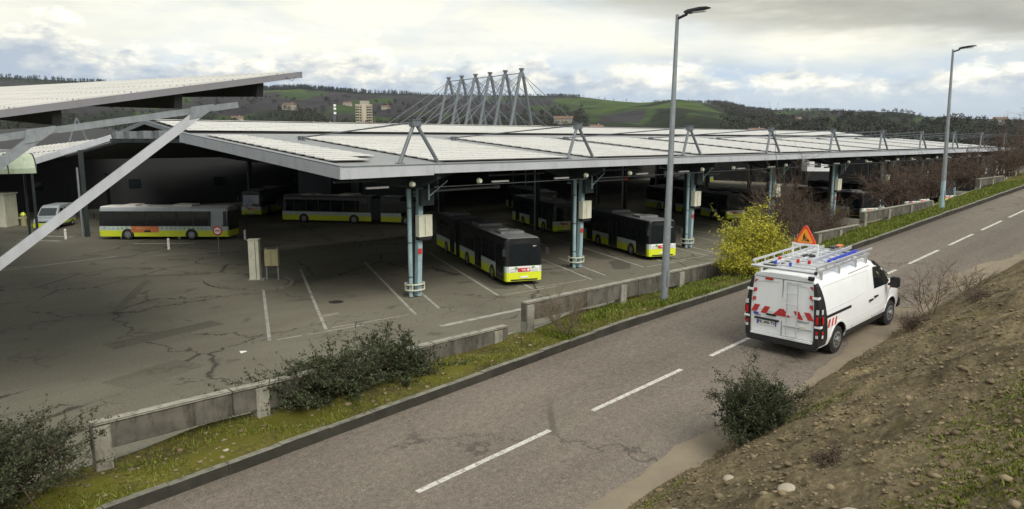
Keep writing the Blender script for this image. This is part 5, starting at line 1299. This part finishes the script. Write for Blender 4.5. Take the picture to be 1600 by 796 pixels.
HS = [(432, 600, 'pale house among trees just right of the canopy tip'), (455, 1000, 'pale house on the slope above the valley, near the canopy tip'), (485, 620, 'low house in the trees left of the beige tower'), (512, 640, 'second low house left of the beige tower'), (545, 1350, 'small farmhouse on the hillside above and left of the tower'), (604, 1250, 'tiny white house on the hillside right of the tower'), (612, 650, 'house in trees just right of the beige tower'), (690, 330, 'brick house at the foot of the leftmost cable mast'), (758, 500, 'pale house seen between the cable masts'), (846, 520, 'pale house right of the cable masts'), (880, 700, 'house right of the masts above the depot roof'), (930, 640, 'house above the depot roof below the green hill'), (1245, 1500, 'white house up on the wooded slope right of the lamp post'), (1560, 900, 'long pale house on the slope at the right edge'), (1180, 620, 'house whose white gable shows above the depot roof'), (350, 560, 'apartment house behind the canopy strut'), (372, 900, 'pale house behind the canopy beams'), (160, 700, 'small house seen between the canopy beams'), (330, 540, 'beige block seen under the canopy')]
for px, d, lb in HS: house(px, d, rr.uniform(10, 18), rr.uniform(8, 11), rr.uniform(3.5, 6.5), HEAD-PI/2+rr.uniform(-.6, .6), lb, wallm=rr.choice([M_house, M_house, M_corr, M_conc_l]))
pyl = empty('lattice_mast', (*hp(524, 700)[:2], 3), 0, 'thin lattice radio mast left of the beige tower', 'mast')
b = MB()
for s in ((-1,-1),(1,-1),(1,1),(-1,1)): b.tube((s[0]*1.2, s[1]*1.2, 0), (s[0]*.5, s[1]*.5, 38), .12, M_galv, n=5)
for i in range(14):
    a = 1.2-.05*i; z = i*2.7
    b.beam((-a, -a, z), (a-.05, -a, z+2.7), .12, .12, M_galv); b.beam((a, a, z), (-a, a, z+2.7), .12, .12, M_galv); b.beam((-a, a, z), (-a, -a, z+2.7), .12, .12, M_galv)
b.build('lattice', pyl)
b = MB()
for z in (34, 37, 30): b.box(-1.4, 1.4, -1.4, -1.0, z-1, z+1, M_whiterefl); b.box(1.0, 1.4, -1.4, 1.4, z-1, z+1, M_whiterefl)
b.build('antenna', pyl)

# ------------------------------------------------------------------ vegetation
def stems_mesh(name, segs, m, parent, n=4):
    V = []; F = []; 
    for (a, b_, r0, r1) in segs:
        a = np.array(a); b_ = np.array(b_); d = b_-a; L_ = np.linalg.norm(d)
        if L_ < 1e-4: continue
        d /= L_; u = np.cross(d, [0.3, 0.5, 0.8]); u /= np.linalg.norm(u)+1e-9; w = np.cross(d, u); o = len(V)
        for P_, r in ((a, r0), (b_, r1)):
            for i in range(n): an = 2*PI*i/n; V.append(P_+(u*math.cos(an)+w*math.sin(an))*r)
        for i in range(n): F.append((o+i, o+(i+1) % n, o+n+(i+1) % n, o+n+i))
    return npmesh(name, np.array(V), np.array(F), [m], parent)
def bush(name, label, loc, rad, nb, nl, ls, m, cat='shrub', stem=M_bark, spiky=1.0, aspect=.5, base=None, flat=0.15, group=None, jit=.06, stemr=.012):
    """a shrub: arching branches from a spread base, leaves strung along them"""
    root = empty(name, loc, 0, label, cat, group)
    segs = []; cs = []
    for i in range(nb):
        an = RNG.uniform(0, 2*PI); el_ = math.asin(RNG.uniform(flat, 1)); rr_ = RNG.uniform(.55, 1.0)*(1+spiky*.25*max(0, RNG.normal()))
        o = np.array([RNG.normal()*rad[0]*.28, RNG.normal()*rad[1]*.28, 0])
        tip = np.array([math.cos(an)*math.cos(el_)*rad[0], math.sin(an)*math.cos(el_)*rad[1], math.sin(el_)*rad[2]])*rr_+o*.5
        mid = o*.6+tip*.45+np.array([0, 0, rad[2]*.18]); P_ = []
        for k in range(7):
            t = k/6; P_.append((1-t)**2*o+2*t*(1-t)*mid+t*t*tip+(RNG.normal(size=3)*.02*rad[0] if 0 < k < 6 else 0))
        for k in range(6): segs.append((P_[k], P_[k+1], stemr*(1.25-k/6), stemr*(1.05-k/6)))
        P_ = np.array(P_)
        # side twigs
        for q in range(9):
            t = RNG.uniform(.3, .95)*6; k = min(5, int(t)); s0 = P_[k]+(P_[k+1]-P_[k])*(t-k); dv = RNG.normal(size=3)*.16*rad[0]+(tip-o)*.08; dv[2] = abs(dv[2])*.8
            segs.append((s0, s0+dv, stemr*.45, stemr*.2)); tt_ = RNG.uniform(.1, 1.05, max(1, nl//11))[:, None]; cs.append(s0+dv*tt_+RNG.normal(size=(len(tt_), 3))*jit*.35)
        nn = nl//3; t = RNG.uniform(0.15, 1.0, nn)**.75*6; k = np.minimum(5, t.astype(int)); fr_ = (t-k)[:, None]
        cs.append(P_[k]+(P_[k+1]-P_[k])*fr_+RNG.normal(size=(nn, 3))*jit)
    c = np.concatenate(cs); c[:, 2] = np.maximum(c[:, 2], .02)
    V, F = leaves(c, ls, aspect)
    npmesh('foliage', V, F, [m], root); stems_mesh('stems', segs, stem, root); return root
def gz(U, V): return vergez(U, V) if V > kerbV(U) else bankz(U, V)
def b_at(u, v): return (u, v, gz(u, v)-.03)
bush('evergreen_shrub', 'wide dark green shrub overgrowing the concrete parapet at centre left', (7.9, 13.95, vergez(7.9, 13.95)-.15), (1.3, .9, 1.1), 170, 150, .06, M_olive_leaf, spiky=1.9, jit=.035, group='shrubs along the ramp wall')
bush('evergreen_shrub', 'dark arching shrub over the right half of the near parapet', (9.7, 14.0, vergez(9.7, 14.0)-.15), (.95, .8, 1.1), 120, 150, .06, M_olive_leaf, spiky=1.9, jit=.035, group='shrubs along the ramp wall')
bush('evergreen_shrub', 'low loose shrub left of the parapet end, at the bottom left corner', (1.6, 13.9, vergez(1.6, 13.9)), (1.7, 1.3, 1.3), 150, 170, .055, M_olive_leaf, spiky=1.6, jit=.04, group='shrubs along the ramp wall')
bush('evergreen_shrub', 'dark shrub filling the left edge of the photo below the empty yard', (0.1, 15.2, 2.9), (1.6, 1.4, 1.5), 120, 190, .055, M_dark_leaf, spiky=.7, group='shrubs along the ramp wall')
bush('evergreen_shrub', 'round dark shrub on the earth bank just below the van', (11.75, 6.0, bankz(11.75, 6.0)-.08), (.8, .8, 1.3), 120, 260, .038, M_dark_leaf, spiky=1.2)
bush('bamboo_clump', 'yellow green bamboo clump behind the van roof', (24.8, 13.1, vergez(24.8, 13.1)), (1.7, 1.1, 1.95), 190, 170, .10, M_bamboo, 'bamboo', M_pale_twig, 1.0, .28, flat=.3, jit=.1)
bush('bamboo_clump', 'smaller bamboo tuft at the left foot of the big clump', (23.2, 12.8, vergez(23.2, 12.8)), (.9, .7, 1.1), 60, 110, .09, M_bamboo, 'bamboo', M_pale_twig, 1.0, .28, flat=.3, jit=.08)
bush('leafless_shrub', 'purple brown leafless shrub behind the warning triangle', (33.5, 16.2, 3.9), (3.0, 1.8, 3.9), 105, 130, .085, M_twig, spiky=1.2, aspect=.10, flat=.3, stem=M_twig, stemr=.016, group='brown leafless shrubs along the ramp')
bush('leafless_shrub', 'smaller brown shrub right of the one behind the triangle', (38.5, 16.4, 3.9), (2.0, 1.5, 2.6), 80, 120, .085, M_twig, spiky=1.2, aspect=.10, flat=.3, stem=M_twig, stemr=.016, group='brown leafless shrubs along the ramp')
for u, v, rx, rz_, lb in ((47.5, 16.5, 2.4, 3.0, 'brown bush just left of the farther lamp post'), (52.0, 16.0, 2.8, 3.0, 'brown bush just right of the farther lamp post'), (59.0, 15.8, 3.2, 3.6, 'dense brown hedge above the last parapet'), (67, 15.0, 4.0, 4.2, 'brown hedge touching the right edge of the photo'), (77, 15.5, 4.5, 4.6, 'farthest brown hedge below the trestles at right')):
    bush('leafless_shrub', lb, (u, v, rz(u)-.5), (rx, 1.8, rz_*.85), 85, 130, .11, M_twig, spiky=.9, aspect=.14, flat=.2, stem=M_twig, stemr=.018, group='brown leafless shrubs along the ramp')
def sapling(name, label, loc, h, spread, nstem, m, nlev=3, cat='shrub', r0=.012):
    root = empty(name, loc, 0, label, cat); segs = []
    def grow(p, d, L_, r, lev):
        n = 4; q = p
        for k in range(n):
            d = d+RNG.normal(size=3)*.12; d /= np.linalg.norm(d); e = q+d*L_/n; segs.append((q, e, r*(1-k/n*.35), r*(1-(k+1)/n*.35))); q = e
            if lev > 0:
                for _ in range(2):
                    nd = d+RNG.normal(size=3)*.55; nd[2] = max(nd[2], .1); nd /= np.linalg.norm(nd); grow(q, nd, L_*RNG.uniform(.35, .6), r*.5, lev-1)
    for i in range(nstem):
        an = RNG.uniform(0, 2*PI); d = np.array([math.cos(an)*spread, math.sin(an)*spread, 1.0]); d /= np.linalg.norm(d)
        grow(np.array([RNG.normal()*.08, RNG.normal()*.08, 0]), d, h*RNG.uniform(.6, 1), r0, nlev)
    stems_mesh('branches', segs, m, root, 3); return root
sapling('bare_sapling', 'thin leafless sapling at the road edge in front of the van nose', b_at(21.8, 6.35), 1.35, .55, 6, M_pale_twig)
sapling('bare_sapling', 'small twiggy sapling on the verge before the second parapet', b_at(14.3, 12.75), 1.0, .6, 6, M_pale_twig)
sapling('bare_sapling', 'tall bare branches poking above the hills at the right edge', (78, 13.5, rz(78)), 4.8, .35, 5, M_twig, 3, r0=.03)
sapling('bare_sapling', 'twiggy weeds by the road edge right of the sapling', b_at(25.2, 6.3), .7, .7, 7, M_pale_twig, 2)
bush('dead_weeds', 'tangle of dry brown weeds beside the van front wheel', b_at(19.9, 6.05), (.75, .45, .4), 45, 60, .05, M_twig, 'weeds', M_twig, 1.2, .15, jit=.04, stemr=.006)
bush('dead_weeds', 'dark dry weed tuft on the rubble of the bank', b_at(8.3, 3.3), (.28, .25, .28), 25, 50, .035, M_twig, 'weeds', M_twig, 1.0, .2, jit=.03, stemr=.004)
bush('dead_weeds', 'dry brown weeds on the bank crest at right', b_at(20.0, 4.6), (.8, .5, .38), 40, 60, .05, M_twig, 'weeds', M_twig, 1.2, .15, jit=.04, stemr=.006)

def blades(name, pts, h, m, wid=.25):
    n = len(pts); c = np.array(pts); an = RNG.uniform(0, 2*PI, n); hh = h*RNG.uniform(.4, 1.3, n)
    s = np.stack([np.cos(an), np.sin(an), np.zeros(n)], 1)*(hh*wid*.5)[:, None]; ln = RNG.normal(size=(n, 3))*(hh*.45)[:, None]; ln[:, 2] = hh
    V = np.stack([c-s, c+s, c+ln+s*.15, c+ln-s*.15], 1).reshape(-1, 3)
    return tag(npmesh(name, V, np.arange(4*n).reshape(n, 4), [m]), kind='stuff')
def dens_(x, y, f, s): return math.sin(x*f+s)*math.sin(y*f*1.7+s*2)+.5*math.sin(x*f*2.7+y*f*2.1+s)
pts = []
while len(pts) < 60000:
    u = 1.0+58*RNG.random()**1.8; v = RNG.uniform(kerbV(u)+.2, 14.2)
    dd = dens_(u, v, 1.3, 1)
    if dd+RNG.normal()*.35 < (.1 if u < 9 else -.35 if u < 14 else -.8): continue
    pts.append((u, v, vergez(u, v)-.01))
blades('verge_grass', pts[:40000], .032, M_moss, .6); blades('verge_tall_grass', pts[40000:], .07, M_grass, .3)
pts = []
while len(pts) < 50000:
    u = 14+46*RNG.random()**1.4; v = RNG.uniform(kerbV(u)+.2, 14.0)
    if dens_(u, v, 1.1, 5)+(u-18)*.12+RNG.normal()*.4 < .1: continue
    pts.append((u, v, vergez(u, v)-.01))
blades('verge_green_grass', pts, .10, M_grass, .35)
pts = []
while len(pts) < 26000:
    u = RNG.uniform(2.5, 30); v = RNG.uniform(0.3, edgeV(u)-.1); d = dens_(u*.9, v*.9, .9, 4)
    # greener patches: low beside the shrub, and the near right corner
    w = 1.3*math.exp(-((u-12.6)**2/1.2+(v-5.3)**2/.2))+1.0*math.exp(-((u-9.2)**2/1.5+(v-6.1)**2/.12))+1.1*math.exp(-((v-1.2)**2/1.2))*(1 if u < 14 else .3)
    if d*.5+w*1.6+RNG.normal()*.3 < 1.3: continue
    pts.append((u, v, bankz(u, v)-.01))
blades('bank_grass', pts, .032, M_grass, .6)
pts = []
while len(pts) < 30000:
    u = RNG.uniform(3, 12.5); v = RNG.uniform(0.2, 2.6)
    if 2.3-.12*(u-5)-v+mn.fractal(Vector((u*.9, v*.9, 5)), .8, 2, 4)*1.2+RNG.normal()*.2 < 0.25: continue
    pts.append((u, v, bankz(u, v)-.01))
blades('bank_moss', pts, .022, M_moss, .8)
# stones on the bank
ico = []
ph = (1+5**.5)/2
for a, b_ in ((1, ph), (-1, ph), (1, -ph), (-1, -ph)): ico += [(0, a, b_), (a, b_, 0), (b_, 0, a)]
ico = np.array(ico)/np.linalg.norm(ico[0])
bmI = bmesh.new(); vs_ = [bmI.verts.new(p) for p in ico]; bmesh.ops.convex_hull(bmI, input=bmI.verts); bmI.verts.index_update(); IF = np.array([[v.index for v in f.verts] for f in bmI.faces]); ICO = np.array([v.co[:] for v in bmI.verts]); bmI.free()
Vs = []; Fs = []; off = 0
for i in range(8500):
    u = RNG.uniform(2.5, 26) if i % 3 else RNG.uniform(2.5, 13); v = RNG.uniform(.2, edgeV(u)-.05)
    s = .008+.012*abs(RNG.normal())+(.035 if RNG.random() < .03 else 0)
    V = ICO*RNG.uniform(.6, 1.2, (len(ICO), 1))*s*np.array([1.3, 1.0, .6]); a = RNG.uniform(0, PI); V = V@np.array([[math.cos(a), math.sin(a), 0], [-math.sin(a), math.cos(a), 0], [0, 0, 1]])+np.array([u, v, bankz(u, v)+s*.15])
    Vs.append(V); Fs.append(IF+off); off += len(V)
M_stonev = foliage('rubble', [(0.09, 0.066, 0.038), (0.17, 0.13, 0.076), (0.28, 0.225, 0.14)], .9)
tag(npmesh('bank_gravel', np.concatenate(Vs), np.concatenate(Fs), [M_stonev]), kind='stuff')
pts = []
while len(pts) < 9000:
    u = RNG.uniform(2.5, 30); v = RNG.uniform(.3, edgeV(u)-.05)
    if mn.fractal(Vector((u*.7, v*1.1, 21)), .8, 2, 4)+RNG.normal()*.2+(.5 if edgeV(u)-v < .5 else 0) < .2: continue
    pts.append((u, v, bankz(u, v)-.01))
blades('bank_dry_stems', pts, .075, M_pale_twig, .09)
# larger angular rubble in drifts
Vs = []; Fs = []; off = 0; k_ = 0
while k_ < 2600:
    u = RNG.uniform(2.5, 20); v = RNG.uniform(.2, edgeV(u)-.1)
    if mn.fractal(Vector((u*.6, v*.9, 9)), .8, 2, 4) + RNG.normal()*.25 < .25: continue
    k_ += 1; s = (.012+.016*abs(RNG.normal()))*interp(v, [0, 3], [.7, 1])
    V = np.sign(ICO)*np.abs(ICO)**.6*RNG.uniform(.5, 1.25, (len(ICO), 3))*s*np.array([1.3, 1.0, .55]); a = RNG.uniform(0, PI); V = V@np.array([[math.cos(a), math.sin(a), 0], [-math.sin(a), math.cos(a), .3], [0, -.3, 1]])+np.array([u, v, bankz(u, v)+s*.2])
    Vs.append(V); Fs.append(IF+off); off += len(V)
tag(npmesh('bank_rubble', np.concatenate(Vs), np.concatenate(Fs), [M_stonev]), kind='stuff')
# scattered leaves and stones on the verge
Vs = []; Fs = []; off = 0
for i in range(420):
    u = RNG.uniform(1, 22); v = RNG.uniform(kerbV(u)+.2, 14.1); s = .015+.02*abs(RNG.normal())
    V = ICO*RNG.uniform(.6, 1.2, (len(ICO), 1))*s*np.array([1.3, 1.0, .6])+np.array([u, v, vergez(u, v)+s*.2]); Vs.append(V); Fs.append(IF+off); off += len(V)
tag(npmesh('verge_gravel', np.concatenate(Vs), np.concatenate(Fs), [M_stonev]), kind='stuff')
def rock(u, v, s, label):
    me_V = ICO*RNG.uniform(.75, 1.15, (len(ICO), 1))*s*np.array([1.3, 1.0, .6])
    o = npmesh('rock', me_V, IF, [M_stone]); o.location = (u, v, gz(u, v)+s*.2)
    md = o.modifiers.new('s', 'SUBSURF'); md.levels = 1; md.render_levels = 1
    tag(o, label, 'rock')
rock(7.35, 3.35, .13, 'pale whitish rock on the bank beside the dark weed tuft')
rock(8.9, 4.9, .10, 'small pale rock on the bank below the round shrub')
rock(8.2, 5.3, .09, 'brown stone on the bank just below the round shrub')
rock(6.3, 2.3, .16, 'flat grey rock in the mossy corner at the bottom right')
rock(5.2, 12.9, .06, 'small pale stone lying on the mossy verge below the parapet')

# ------------------------------------------------------------------ thin air between the depot and the hills
hz = MB(); hz.box(-1200, 6500, -3200, 6500, -45, 420, M_white)
ho = hz.build('haze'); ho['kind'] = 'stuff'
hm, ht, hp_ = newmat('air'); ht.nodes.remove(hp_)
pv = ht.nodes.new('ShaderNodeVolumePrincipled'); pv.inputs['Color'].default_value = (0.80, 0.88, 1.0, 1); pv.inputs['Density'].default_value = 0.00003; pv.inputs['Anisotropy'].default_value = 0.0
ht.links.new(pv.outputs[0], ht.nodes['Material Output'].inputs['Volume'])
ho.data.materials.clear(); ho.data.materials.append(hm)
